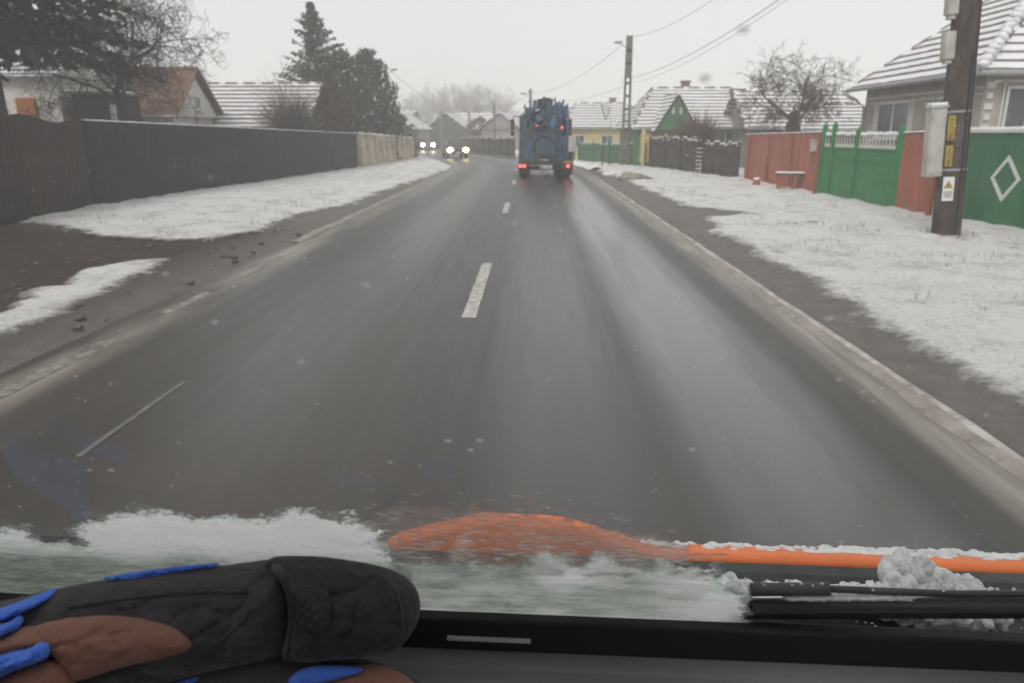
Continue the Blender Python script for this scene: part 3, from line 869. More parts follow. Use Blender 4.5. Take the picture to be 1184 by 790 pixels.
# left houses
house('snowy_house', 'low house with striped snowy roof behind the dark grey fence', (-15.4, 44.2, 0), R(0), 6.2, 7.0, 2.30, 4.75, M_grey, n=11, seed=14, frac=.68, drop=.06, roofm=M_tile, wins=[('f', 2.1, 1.6, 1.0, .8), ('f', -1.2, 1.6, 1.0, .8)])
house('brown_roof_house', 'white house with bare brown tiled roof behind the leafless tree', (-19.55, 38.9, 0), R(0), 5.0, 5.2, 2.85, 5.15, M_white, roofm=M_tilered, snowm=M_tilered, n=17, frac=.72, seed=15, ov=.3, drop=.05, wins=[('r', 0.2, 3.5, .5, .5), ('f', 0.2, 1.9, .8, .9)], gablem=M_white)
t = house('white_house', 'white walled house half hidden behind the big spruce', (-23.0, 32.5, 0), R(0), 9.0, 5.0, 4.2, 5.6, M_white, n=8, seed=16, wins=[('f', -2.6, 2.9, 1.1, 1.2)])
mb = MB(); mb.box((3.15, -2.56, 2.95), (.75, .1, .8)); obj('orange_blind', mb, M_orangewall, t)
t = thing('garden_shed', 'dark brown shed between the white house and the leafless tree', 'shed', (-17.3, 31.2, 0), 0)
mb = MB(); mb.box((0, 0, 1.75), (1.45, 2.4, 3.5)); obj('wall', mb, M_brownfence, t)
mb = MB(); mb.box((0, 0, 3.55), (1.7, 2.7, .1), mi=0); mb.box((0, 0, 3.63), (1.66, 2.66, .06), mi=1); obj('roof', mb, [M_tile, M_snow], t)
mb = MB(); mb.box((.86, -1.2, 1.55), (.16, .16, 3.1)); obj('post', mb, M_white, t)
# far houses beyond the bend
house('far_white_block', 'plain white flat building far behind, above the stone wall', (-19.5, 112, 0), 0, 4.6, 6, 4.6, 5.2, M_white, n=3, seed=20, cat='building', wins=[('f', -1, 2.8, .9, .9)])
house('far_house', 'small hazy house with snowy roof left of the distant car', (-17.8, 104, 0), R(75), 6.0, 6.0, 2.6, 4.6, M_grey, n=6, seed=21, wins=[('l', 1, 1.4, .8, .8)])
house('far_house', 'hazy gable fronted house between the two distant poles', (-12.2, 118, 0), R(80), 7.0, 6.2, 2.6, 5.0, M_oldwood, n=6, seed=22)
house('far_house', 'hazy house with wide snowy roof behind the yellow headlights', (-7.2, 122, 0), R(4), 9.0, 6.5, 2.5, 5.2, M_grey, n=6, seed=23, wins=[('f', -2, 1.4, .9, .9), ('f', 1, 1.4, .9, .9)])
house('far_house', 'hazy grey house with steep roof just left of the truck mirror', (-2.9, 98, 0), R(70), 6.0, 5.0, 2.6, 4.6, M_grey, n=6, seed=24, snowm=M_snowroof)

# ------------------------------------------------------------------ trees
def branch(trunk, crown, p, d, L, r, lev, cfg, rng):
    mb = trunk if lev <= cfg['tl'] else crown
    n = 5 if lev < 2 else 3
    pts, rad = [p.copy()], [r]
    dirs = [d.copy()]
    for i in range(n):
        wv = cfg['wig'] * (1 + .3 * lev)
        d = (d + Vector((rng.uniform(-wv, wv), rng.uniform(-wv, wv), rng.uniform(-wv, wv) + cfg['trop'][min(lev, len(cfg['trop'])-1)]))).normalized()
        p = p + d * L / n
        pts.append(p.copy()); rad.append(r * (1 - (1 - cfg['tap']) * (i + 1) / n)); dirs.append(d.copy())
    mb.tube(pts, rad, 8 if lev == 0 else (5 if lev == 1 else 3), cap=False)
    if lev >= cfg['max']: return
    for k in range(cfg['nc'][lev]):
        t = rng.uniform(cfg['t0'][min(lev, len(cfg['t0'])-1)], 1.0)
        i = min(n - 1, int(t * n)); q_ = pts[i].lerp(pts[i+1], t * n - i)
        dd = dirs[i+1]
        ax = dd.cross(Vector((rng.gauss(0, 1), rng.gauss(0, 1), rng.gauss(0, 1)))).normalized()
        ang = R(rng.uniform(*cfg['ang']))
        nd = Matrix.Rotation(ang, 3, ax) @ dd
        rr = max(cfg['rmin'], rad[i] * rng.uniform(.4, .62))
        branch(trunk, crown, q_, nd, L * rng.uniform(*cfg['lr']), rr, lev + 1, cfg, rng)
def bare_tree(name, label, loc, L, r, cfg, seed, d=(0, 0, 1), bark=None, twig=None, group=None):
    t = thing(name, label, 'tree', loc, 0, group)
    a, b = MB(), MB()
    branch(a, b, Vector((0, 0, -.1)), Vector(d).normalized(), L, r, 0, cfg, random.Random(seed))
    obj('trunk', a, bark or M_bark, t, smooth=True)
    obj('crown', b, twig or M_twig, t)
    return t
cfgA = dict(tl=1, max=5, nc=[8, 6, 5, 5, 3], t0=[.78, .3, .2], ang=(30, 80), lr=(.50, .74), wig=.22, trop=[.05, .02, .0, -.04], tap=.5, rmin=.009)
bare_tree('bare_tree', 'leafless garden tree with leaning trunk in front of the brown tiled roof', (-15.55, 28.3, 0), 3.9, .19, cfgA, 42, (.30, 0, 1))
cfgB = dict(tl=2, max=5, nc=[6, 5, 5, 5, 3], t0=[.72, .3, .2], ang=(30, 75), lr=(.50, .72), wig=.26, trop=[.04, .02, -.02, -.05], tap=.5, rmin=.010)
bare_tree('bare_tree', 'gnarled leafless apple tree behind the long red brown fence', (12.3, 34.8, 0), 3.1, .20, cfgB, 11, (-.28, 0, 1))
cfgS = dict(tl=0, max=3, nc=[9, 7, 6], t0=[.05, .1, .1], ang=(12, 45), lr=(.6, .9), wig=.12, trop=[.1, .05, .0], tap=.4, rmin=.006)
def bare_shrub(name, label, loc, h, seed, n=9, spread=.5, twig=None):
    t = thing(name, label, 'shrub', loc, 0); rng = random.Random(seed)
    a, b = MB(), MB()
    for k in range(n):
        d = Vector((rng.uniform(-spread, spread), rng.uniform(-spread, spread), 1)).normalized()
        branch(a, b, Vector((rng.uniform(-.2, .2), rng.uniform(-.2, .2), 0)), d, h * rng.uniform(.6, .85), .02, 0, cfgS, rng)
    obj('stem', a, twig or M_redtwig, t); obj('crown', b, twig or M_redtwig, t)
    return t
bare_shrub('bare_shrub', 'reddish leafless shrub growing before the green house', (9.35, 43.6, 0), 1.75, 5, 18, .22, M_redtwig)
bare_shrub('bare_shrub', 'twiggy leafless shrub against the striped snowy roof on the left', (-12.4, 39.6, 0), 2.9, 6, 9, .25, M_twig)

def spruce(name, label, loc, H_, rad, seed, m=None, nb=90, leaf=.11, snowy=.03, z0=.06, per=46, droop=.35, pw=.85, rag=.27, wsp=.26):
    rng = random.Random(seed)
    t = thing(name, label, 'tree', loc, 0)
    mb = MB(); mb.tube([(0, 0, -.1), (0, 0, H_ * .5), (0, 0, H_ * .985)], [rad * .06 + .05, rad * .035 + .03, .01], 8)
    obj('trunk', mb, M_bark, t, smooth=True)
    mb = MB()
    for i in range(nb):
        f_ = (i + rng.random()) / nb
        z = H_ * (z0 + (1 - z0) * f_ ** .92)
        L = rad * (1 - (z / H_)) ** pw * rng.uniform(.92 - rag, .92 + rag) + .12
        a = rng.uniform(0, 2 * PI)
        ca, sa = math.cos(a), math.sin(a)
        k = int(per * (L / rad) ** .6) + 5
        P_ = lambda s_: Vector((ca * L * s_, sa * L * s_, z + L * (.18 * s_ - droop * s_ * s_)))
        mb.tube([P_(0), P_(.5), P_(1)], [.02, .012, .005], 3, mi=0, cap=False)
        for j in range(k):
            s_ = rng.uniform(.12, 1.03)
            c = P_(s_) + Vector((rng.gauss(0, .035), rng.gauss(0, .035), 0)) * L
            wspan = wsp * L * (1.1 - s_) + .05
            off = rng.uniform(-1, 1) * wspan
            c += Vector((-sa * off, ca * off, -abs(off) * .35 - rng.uniform(0, .10)))
            l_ = leaf * rng.uniform(.7, 1.6)
            dv = Vector((ca + rng.gauss(0, .5), sa + rng.gauss(0, .5), rng.gauss(-.35, .4))).normalized()
            sd = dv.cross(Vector((rng.gauss(0, 1), rng.gauss(0, 1), rng.gauss(0, 1)))).normalized() * l_ * .34
            mi = 1 if rng.random() < snowy else 0
            mb.tri(c - sd, c + sd, c + dv * l_ * 1.5, mi)
            mb.tri(c - dv * l_ * .4 + sd * .8, c + dv * l_ * .6 - sd * 1.4, c + dv * l_ + Vector((0, 0, -.4 * l_)), mi)
    obj('crown', mb, [m or M_needle, M_snow], t)
    return t
spruce('spruce_tree', 'big dark spruce filling the top left corner above the brown fence', (-16.9, 24.0, 0), 15.0, 5.2, 3, nb=420, leaf=.17, per=100, snowy=.03, z0=.285, droop=.30, pw=.6)
spruce('spruce_tree', 'second dark spruce at the left edge of the view', (-19.6, 21.5, 0), 13.5, 4.4, 4, nb=260, leaf=.18, per=80, snowy=.03, z0=.22, droop=.30, pw=.6)
spruce('spruce_tree', 'tall thin topped spruce rising above the thujas on the left', (-13.8, 49.5, 0), 9.9, 3.1, 7, m=M_thuja, nb=300, leaf=.11, per=62, snowy=.02, droop=-.12, pw=.9, rag=.7, wsp=.18)

def leafy(name, label, loc, H_, rx, ry, seed, m, n=5200, leaf=.12, prof=None, snowy=.02, cat='tree', ragged=.25):
    rng = random.Random(seed); t = thing(name, label, cat, loc, 0)
    mb = MB(); mb.tube([(0, 0, -.1), (0, 0, H_ * .8)], [.12, .04], 7); obj('trunk', mb, M_bark, t)
    prof = prof or [(0, .75), (.15, .95), (.45, 1.0), (.7, .82), (.88, .5), (1, .08)]
    mb = MB()
    for _ in range(n):
        f_ = rng.random(); a = rng.uniform(0, 2*PI)
        k = interp(f_, prof) * (1 + ragged * 2 * noise.noise(Vector((math.cos(a) * 1.6 + seed, math.sin(a) * 1.6, f_ * H_ * .6))))
        rr = k * (rng.random() ** .35) * (1.12 if rng.random() < .08 else 1)
        c = Vector((math.cos(a) * rr * rx, math.sin(a) * rr * ry, H_ * (.02 + .98 * f_) * (1 + .10 * noise.noise(Vector((math.cos(a) * 2, math.sin(a) * 2, seed))))))
        if noise.noise(c * 1.3 + Vector((seed, 0, 0))) < -.28: continue
        l_ = leaf * rng.uniform(.6, 1.5)
        dv = Vector((math.cos(a) * .5 + rng.gauss(0, .4), math.sin(a) * .5 + rng.gauss(0, .4), .7 + rng.gauss(0, .4))).normalized()
        sd = dv.cross(Vector((rng.gauss(0, 1), rng.gauss(0, 1), rng.gauss(0, 1)))).normalized() * l_ * .4
        mi = 1 if rng.random() < snowy else 0
        mb.tri(c - sd, c + sd, c + dv * l_ * 1.6, mi)
    obj('crown', mb, [m, M_snow], t)
    return t
TP = [(0, .9), (.2, 1.0), (.6, 1.0), (.8, .85), (.93, .55), (1, .15)]
leafy('thuja', 'broad dark green thuja right of the thin topped spruce', (-12.9, 52.0, 0), 7.0, 1.9, 1.8, 1, M_thuja, 14000, .15, TP, ragged=.38)
leafy('thuja', 'rounded dark thuja nearest the road behind the stone wall', (-11.75, 56.0, 0), 7.4, 1.75, 1.7, 2, M_thuja, 14000, .15, TP, ragged=.38)
leafy('thuja', 'lower thuja tucked between the spruce and the broad thuja', (-13.9, 54.0, 0), 6.3, 1.9, 1.7, 8, M_thuja, 9000, .15, TP, ragged=.4)
leafy('evergreen_shrub', 'brownish bush between the snowy roof and the thujas', (-11.75, 44.6, 0), 5.1, 1.15, 1.5, 3, M_shrub, 11000, .13, ragged=.4, cat='shrub')
leafy('evergreen_shrub', 'small dark bush at the far end of the stone wall', (-11.4, 64.5, 0), 3.6, 1.6, 1.6, 4, M_shrub, 3800, .13, ragged=.35, cat='shrub')
leafy('evergreen_shrub', 'low hazy bush beside the distant second car', (-17.6, 92.0, 0), 3.4, 2.2, 1.6, 5, M_thuja, 2600, .2, ragged=.35, cat='shrub')
leafy('evergreen_shrub', 'round hazy bush between the far houses on the right of the bend', (-6.6, 98.0, 0), 3.9, 2.0, 1.6, 6, M_shrub, 2600, .2, ragged=.35, cat='shrub')

# distant leafless trees: three kinds, copied one by one
cfgF = dict(tl=0, max=4, nc=[9, 6, 5, 4], t0=[.3, .2, .15], ang=(18, 50), lr=(.42, .62), wig=.13, trop=[.08, .08, .05, .02], tap=.4, rmin=.016)
protos = []
FG = 'leafless trees in the haze beyond the bend'
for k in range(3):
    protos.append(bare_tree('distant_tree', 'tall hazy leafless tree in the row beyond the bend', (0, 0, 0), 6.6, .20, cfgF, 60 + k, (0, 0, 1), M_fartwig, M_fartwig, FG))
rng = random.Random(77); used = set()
fpos = []
for i in range(26):
    y = rng.uniform(128, 168); pxo = -150 + 155 * (i + rng.uniform(.1, .9)) / 26
    fpos.append((pxo / 855 * y, y))
for i, (x, y) in enumerate(fpos):
    k = i % 3
    o = protos[k] if k not in used else copy_tree(protos[k])
    used.add(k)
    pxo = x / y * 855
    env = interp(pxo, [(-150, .78), (-125, .92), (-95, 1.05), (-60, 1.04), (-40, .98), (-20, .75), (6, .5)])
    s_ = env * y / 150 * rng.uniform(.85, 1.12)
    o.location = (x, y, 0); o.rotation_euler = (0, 0, rng.uniform(0, 6.28)); o.scale = (s_, s_, s_)

# ------------------------------------------------------------------ poles and cables
# near pole
t = thing('utility_pole', 'thick dark weathered electricity pole with grey cabinet and yellow tags, nearest on the right', 'pole', (8.32, 15.1, 0), 0)
t.rotation_euler = (0, R(-3.6), 0)
mb = MB(); mb.tube([(0, 0, -.3), (0, 0, .15), (0, 0, 4), (0, 0, 8.6)], [.29, .265, .245, .20], 14); obj('shaft', mb, M_poledark, t, smooth=True)
mb = MB(); mb.box((-.385, -.0, 1.86), (.30, .22, 1.28)); mb.box((-.385, -.0, 2.53), (.34, .26, .05)); cb = obj('cabinet', mb, M_cab, t, bevel=.012)
mb = MB(); mb.box((-.385, -.116, 1.86), (.25, .012, 1.18)); obj('cabinet_door', mb, M_cab, cb, bevel=.004)
mb = MB(); mb.box((-.385, -.0, 2.58), (.30, .22, .05)); obj('snow', mb, M_snow, cb, bevel=.015)
mb = MB()
for z in (1.34, 2.42): mb.tube([(0, 0, z - .02), (0, 0, z + .02)], [.264, .264], 16)
mb.box((-.24, -.06, 1.36), (.5, .04, .04)); mb.box((-.24, -.06, 2.38), (.5, .04, .04))
obj('bracket', mb, M_metal, t)
for z, h in ((2.20, .30), (1.97, .14), (1.68, .24), (1.48, .14)):
    mb = MB(); mb.box((-.185, -.205, z), (.12, .02, h), rz=R(-38)); tg = obj('yellow_tag', mb, M_yellowtag, t)
    mb = MB()
    for k in range(3): mb.box((-.192, -.216, z + h * (.25 - .25 * k)), (.06, .006, .014), rz=R(-38))
    obj('marking', mb, M_black, tg)
# warning sign plate: white with a yellow triangle and black bolt
sg = MB(); sg.box((0, 0, 0), (.19, .012, .46)); sg = obj('warning_sign', sg, M_plate, t, bevel=.003, loc=(-.16, -.24, .98)); sg.rotation_euler = (0, 0, R(-28))
mb = MB(); mb.prism([(-.08, .015), (.08, .015), (0, .165)], -.0095, -.0065); obj('triangle', mb, M_yellowtag, sg)
mb = MB(); mb.prism([(-.012, .10), (.010, .12), (.002, .08), (.014, .08), (-.010, .03), (-.002, .066), (-.014, .066)], -.0125, -.010); obj('bolt_symbol', mb, M_black, sg)
mb = MB()
for k in range(3): mb.box((0, -.008, -.06 - .045 * k), (.14 - .03 * (k == 2), .004, .016))
obj('text_lines', mb, M_black, sg)
for z, s_ in ((4.35, .40), (3.62, .50)):
    mb = MB(); mb.box((-.29, -.02, z), (.20, .20, s_)); mb.box((-.29, -.02, z - s_/2 - .04), (.13, .14, .08)); obj('junction_box', mb, M_cab, t, bevel=.02)
mb = MB(); mb.tube([(.05, -.26, .0), (.05, -.26, 3.4)], .02, 6); mb.tube([(.14, -.22, 1.0), (.14, -.21, 5)], .014, 6); obj('conduit', mb, M_black, t)
mb = MB(); mb.box((0, 0, 8.2), (1.6, .1, .1)); obj('crossarm', mb, M_metal, t)

# distant concrete lamp pole on the right
def concrete_pole(label, loc, h, wd=.34, arm=-1, lamp=True, slots=True, cat='street lamp', name='street_lamp', rz=0):
    t = thing(name, label, cat, loc, rz)
    mb = MB()
    if slots:
        for s_ in (-1, 1):
            mb.tube([(s_ * wd * .42, 0, -.2), (s_ * wd * .26, 0, h)], [.085, .065], 4)
        z = .5
        while z < h:
            mb.box((0, 0, z), (wd * .7, .10, .16 if z < h - 2.2 else .9)); z += .75
    else:
        mb.tube([(0, 0, -.2), (0, 0, h)], [wd * .42, wd * .26], 10)
    obj('shaft', mb, M_concrete, t)
    if lamp:
        mb = MB(); mb.tube([(0, 0, h - .85), (arm * .25, 0, h - .65), (arm * .5, -.1, h - .52)], .03, 6); obj('arm', mb, M_metal, t)
        mb = MB(); mb.blob((arm * .68, -.13, h - .42), (.28, .13, .09), 1, .05, 10); obj('lamp_head', mb, M_metal, t, smooth=True)
    for z in (h - .25, h - 1.1):
        mb = MB(); mb.tube([(-.16, 0, z), (.16, 0, z)], .025, 6); mb.blob((arm * .17, 0, z), (.07, .07, .1), 2, .02, 8); obj('insulator', mb, M_metal, t)
    return t
concrete_pole('slotted concrete lamp pole standing by the snowy verge before the yellow house', (5.87, 48.2, 0), 7.75, .50)
concrete_pole('lamp pole sticking up behind the dark thujas on the left', (-11.35, 60.5, 0), 7.2, .5, arm=1, slots=False)
concrete_pole('hazy pole with crossbar standing over the distant second car', (-13.2, 112, 0), 5.3, .5, lamp=False, slots=False, cat='pole', name='utility_pole')
concrete_pole('hazy pole right of the yellow headlights', (-8.8, 108, 0), 5.0, .5, lamp=False, slots=False, cat='pole', name='utility_pole')
concrete_pole('hazy pole on the outside of the bend left of the truck', (-4.3, 88, 0), 5.4, .5, lamp=False, slots=False, cat='pole', name='utility_pole')
concrete_pole('pole top showing just above the roof of the truck', (-.15, 72, 0), 6.0, .45, arm=-1, slots=False)
t = thing('steel_post', 'thin steel posts by the green fence left of the lamp pole', 'post', (4.55, 49.3, 0), 0)
for k, x in enumerate((0, .45)):
    mb = MB(); mb.tube([(x, 0, 0), (x, 0, 1.5 + .4 * (1 - k))], .05, 8); obj('post', mb, M_oldwood, t)

def cable(label, pts, sag, r=.014):
    mb = MB(); P_ = []
    for (a, b), s_ in zip(zip(pts[:-1], pts[1:]), sag):
        a, b = Vector(a), Vector(b)
        for i in range(15):
            f_ = i / 14; p = a.lerp(b, f_); p.z -= s_ * 4 * f_ * (1 - f_); P_.append(p)
    mb.tube(P_, r, 5, cap=True)
    o = obj('overhead_cable', mb, M_metal, smooth=True); tag(o, label, 'cable')
cable('upper cable running from the near pole to the top of the concrete lamp pole', [(8.0, 15.1, 8.4), (6.0, 48.2, 7.65)], [1.0], .012)
cable('lower cable from the near pole to the middle of the concrete lamp pole', [(8.5, 15.1, 7.3), (6.1, 48.2, 5.3)], [.7], .014)
cable('second lower cable sagging between the near pole and the concrete lamp pole', [(8.9, 15.1, 7.6), (6.15, 48.3, 5.0)], [.8], .009)
cable('cable running from the concrete lamp pole back over the truck', [(5.4, 48.2, 7.2), (-.2, 72, 5.6)], [.7], .014)
cable('low cable from the concrete lamp pole to the pole behind the truck', [(5.85, 48.2, 4.9), (-.2, 72, 4.9)], [.5], .011)
cable('cable from the lamp pole above the thujas to the distant poles', [(-11.3, 60.5, 7.0), (-8.8, 108, 4.9)], [1.0], .02)
cable('far cable strung between the distant poles by the bend', [(-8.8, 108, 4.9), (-4.3, 88, 5.2), (-.2, 72, 5.7)], [.4, .5], .02)
cable('short cable from the concrete lamp pole down to the yellow house', [(6.2, 48.2, 7.0), (6.4, 64.6, 3.9)], [.3], .010)

# antenna grid on the roof of the yellow house
t = thing('roof_antenna', 'slanting wire roof antenna in front of the yellow house roof', 'antenna', (5.7, 60.5, 0), R(10))
mb = MB(); mb.tube([(.5, 0, 0), (.45, 0, 3.4)], .03, 6); obj('mast', mb, M_metal, t)
mb = MB()
A_, B_, C_ = Vector((-.4, 0, 4.35)), Vector((.45, 0, 3.9)), Vector((.05, 0, 3.0))
for k in range(7):
    a = A_.lerp(C_, k / 6); b = A_.lerp(B_, 1).lerp(C_, k / 6); mb.tube([a, b], .018, 4)
mb.tube([A_, C_], .03, 4); mb.tube([B_, C_], .03, 4); obj('grid', mb, M_oldwood, t)

# ------------------------------------------------------------------ bench, stump, snow heaps
t = thing('wooden_bench', 'small wooden bench with snow on its seat by the red brown fence', 'bench', (9.45, 27.5, 0), R(-8))
mb = MB(); mb.box((0, 0, .62), (1.25, .42, .05)); seat = obj('seat', mb, M_oldwood, t, bevel=.006)
mb = MB(); mb.box((0, 0, .665), (1.24, .40, .045)); obj('snow', mb, M_snow, seat, bevel=.015)
for x in (-.52, .0, .52):
    for y in (-.15, .15):
        mb = MB(); mb.box((x, y, .29), (.07, .07, .62)); obj('leg', mb, M_rust, t)
mb = MB(); mb.box((0, .15, .18), (1.1, .04, .07)); obj('stretcher', mb, M_rust, t)
t = thing('tree_stump', 'short sawn log standing in the snow left of the bench', 'stump', (8.75, 29.6, 0), 0)
mb = MB(); mb.tube([(0, 0, -.05), (0, 0, .30)], [.15, .13], 10); obj('log', mb, M_rust, t, smooth=False)
mb = MB(); mb.blob((0, 0, .32), (.14, .14, .05), 1, .1, 10); obj('snow', mb, M_snow, t, smooth=True)
def heap(label, loc, r, seed, dirty=False):
    mb = MB()
    mb.blob((0, 0, 0), r, seed, .28, 22, 0, 2.0)
    for k in range(12):
        a = k * .9 + seed
        mb.blob((math.cos(a) * r[0] * .8, math.sin(a) * r[1] * .8, r[2] * .15), (r[0]*.22, r[1]*.22, r[2]*.4), seed + k, .3, 8)
    o = obj('snow_heap', mb, M_slushw if not dirty else M_slush, smooth=True, loc=loc); tag(o, label, 'snow heap')
heap('low heap of dirty snow before the dark plank fence', (4.7, 34.6, 0), (.75, .7, .26), 3, True)
heap('small snow heap left of the dirty heap on the right verge', (4.1, 38.6, 0), (.5, .6, .18), 8)
heap('lump of snow and earth on the verge before the green gate', (6.4, 17.2, 0), (.55, .3, .07), 5, True)

# ------------------------------------------------------------------ blue truck ahead
T = thing('blue_truck', 'blue dirty sewer cleaning truck driving ahead with red tail lights on', 'truck', (.66, 36.0, 0), R(1.5))
def prt(name, build, m, parent=None, smooth=False, bevel=0.0):
    mb = MB(); build(mb); return obj(name, mb, m, parent or T, smooth, bevel)
def f(mb):
    # tank: lathe with dished rear end
    ys_ = [(-.18, .05), (-.15, .45), (-.08, .8), (.03, 1.0), (.12, 1.06), (5.2, 1.06), (5.4, .9), (5.5, .1)]
    mb.tube([(0, y, 2.02) for y, r in ys_], [r for y, r in ys_], 28)
prt('tank', f, M_blue, smooth=True)
prt('tank_ring', lambda mb: [mb.tube([(0, y, 2.02), (0, y + .09, 2.02)], 1.11, 28) for y in (.16, 2.2, 4.2)], M_bluel)
prt('rear_frame', lambda mb: (mb.box((-.98, .0, 1.75), (.16, .5, 1.8)), mb.box((1.0, .0, 1.75), (.16, .5, 1.8)), mb.box((0, -.1, .98), (2.1, .35, .28)), mb.box((0, -.02, 2.78), (2.1, .3, .14))), M_blue, bevel=.02)
prt('rear_panel', lambda mb: (mb.box((-.25, -.22, 1.62), (1.5, .14, 1.05)), mb.box((.72, -.2, 1.5), (.42, .2, .8)), mb.box((-.05, -.27, 2.2), (1.7, .10, .12))), M_blue, bevel=.03)
def f(mb):
    mb.tube([(-.55, -.34, 1.15), (-.6, -.36, 1.6), (-.2, -.36, 2.0), (.3, -.36, 1.75), (.55, -.34, 1.3), (.2, -.34, 1.1)], .055, 8)
    mb.tube([(.75, -.34, 1.2), (.6, -.36, 1.9), (.15, -.34, 2.35)], .05, 8)
    for k in range(26):
        pass
prt('hose', f, M_chassis, smooth=True)
def f(mb):
    pts = []
    for k in range(90):
        a = k * .42; pts.append((-.35 + .42 * math.cos(a), -.34 - .002 * k, 2.72 + .42 * math.sin(a)))
    mb.tube(pts, .035, 6)
prt('hose_reel', f, M_blue, smooth=True)
prt('reel_hub', lambda mb: mb.tube([(-.35, -.1, 2.72), (-.35, -.5, 2.72)], .15, 12), M_bluel)
prt('pump_housing', lambda mb: (mb.box((.35, -.05, 2.98), (.75, .7, .55)), mb.box((-.75, .1, 3.0), (.5, .7, .35)), mb.tube([(.15, -.42, 2.6), (.15, -.42, 3.35)], .13, 10), mb.box((.85, .3, 3.0), (.35, .9, .5))), M_blue, bevel=.03)
prt('dome_lid', lambda mb: (mb.tube([(0, .8, 3.0), (0, .8, 3.5)], .32, 14), mb.tube([(0, .8, 3.5), (0, .8, 3.58)], .38, 14), mb.box((0, .3, 3.45), (.42, .5, .32))), M_chassis)
prt('boom', lambda mb: (mb.tube([(-.5, -.3, 3.15), (-.45, .2, 3.42), (-.3, 2.5, 3.5), (-.2, 4.8, 3.4)], .12, 10), mb.tube([(.6, -.35, 3.1), (.62, .3, 3.4), (.6, 3.5, 3.4)], .08, 8)), M_bluel, smooth=True)
for x, h in ((-.98, 3.35), (-.72, 3.55), (-.55, 3.48), (.28, 3.5), (.5, 3.42), (.98, 3.35)):
    prt('stanchion', lambda mb: mb.tube([(x, .0, 2.7), (x, .0, h)], .03, 6), M_bluel)
prt('guard_rail', lambda mb: (mb.tube([(-.98, .0, 3.3), (-.98, 4.5, 3.3)], .03, 6), mb.tube([(.98, 0, 3.3), (.98, 4.5, 3.3)], .03, 6), mb.tube([(-.98, 0, 3.1), (-.55, 0, 3.1)], .025, 6)), M_bluel)
def f(mb):
    for s_ in (-.17, .17): mb.tube([(.5 + s_, -.42, .75), (.5 + s_, -.42, 2.75), (.5 + s_, .1, 3.25)], .022, 6)
    for k in range(8): mb.tube([(.33, -.42, .9 + k * .25), (.67, -.42, .9 + k * .25)], .018, 6)
prt('ladder', f, M_bluel)
prt('chassis', lambda mb: (mb.box((-.42, 3.2, .78), (.12, 8.4, .26)), mb.box((.42, 3.2, .78), (.12, 8.4, .26)), mb.box((0, -.25, .70), (2.3, .2, .22)), mb.box((0, -.1, .45), (1.5, .12, .2))), M_chassis)
for s_ in (-1, 1):
    prt('mudguard', lambda mb: (mb.box((s_ * 1.03, .35, .78), (.5, 1.4, .16)), mb.box((s_ * 1.03, -.33, .62), (.5, .06, .46))), M_chassis, bevel=.02)
    prt('mud_flap', lambda mb: mb.box((s_ * 1.0, -.30, .36), (.50, .02, .42)), M_black)
    for y in (.7, 2.1, 6.3):
        wl = prt('wheel', lambda mb: (mb.tube([(s_ * .72, y, .50), (s_ * .76, y, .50), (s_ * 1.18, y, .50), (s_ * 1.22, y, .50)], [.42, .50, .50, .42], 22)), M_black)
        mb = MB(); mb.tube([(s_ * 1.19, y, .50), (s_ * 1.235, y, .50)], .24, 14); obj('rim', mb, M_chassis, wl)
# lower tail light clusters
for s_, xs_ in ((-1, (-1.20, -1.02)), (1, (1.03,))):
    cl = prt('tail_light', lambda mb: mb.box((s_ * 1.07, -.38, .55), (.44, .08, .17)), M_chassis)
    for x in xs_:
        mb = MB(); mb.blob((x, -.44, .55), (.075, .05, .075), 0, 0, 12); obj('lens', mb, E_tail, cl, smooth=True)
for x, z in ((-.46, 2.34), (.72, 2.28)):
    cl = prt('upper_tail_light', lambda mb: mb.tube([(x, -.26, z), (x, -.42, z)], .12, 12), M_chassis)
    mb = MB(); mb.blob((x, -.43, z), (.06, .04, .06), 0, 0, 12); obj('lens', mb, E_tail2, cl, smooth=True)
np_ = prt('number_plate', lambda mb: mb.box((0, -.40, .50), (.56, .02, .15)), M_plate)
mb = MB()
for k in range(7):
    if k == 2: continue
    mb.box((-.21 + k * .07, -.413, .50), (.035, .004, .08))
obj('plate_characters', mb, M_black, np_)
prt('dark_rear_box', lambda mb: (mb.box((.18, -.30, 2.26), (.62, .16, .22)), mb.box((-.78, -.26, 2.05), (.3, .16, .4)), mb.box((.15, -.30, 1.02), (1.1, .1, .12))), M_chassis, bevel=.02)  # dark boxes added for the dark recesses and gap in the rear
for s_ in (-1, 1):
    prt('side_locker', lambda mb: (mb.box((s_ * 1.14, .3, 1.28), (.22, .9, .85)), mb.box((s_ * 1.10, 1.6, 2.35), (.16, 1.4, .5))), M_chassis, bevel=.02)
prt('fittings', lambda mb: [mb.tube([(x, -.2 + y, z), (x + dx, -.2 + y, z + h)], r_, 7) for x, y, z, dx, h, r_ in ((-.62, 0, 3.0, .05, .5, .05), (-.1, .1, 3.2, .0, .45, .06), (.08, .1, 3.2, .02, .38, .05), (.42, 0, 3.1, -.04, .5, .04), (.7, .2, 3.1, .1, .42, .05), (.9, 0, 2.6, -.25, .75, .035), (-.9, 0, 2.55, .3, .6, .035))], M_blue)
prt('side_cabinet', lambda mb: mb.box((1.22, -.1, 1.55), (.36, .4, .72)), M_cab, bevel=.02)
prt('warning_strip', lambda mb: mb.box((1.03, -.37, .74), (.42, .02, .09)), M_yellowtag)
prt('white_smudge_cover', lambda mb: mb.blob((.28, -.40, 2.52), (.2, .07, .3), 4, .12, 12), M_bluel, smooth=True)
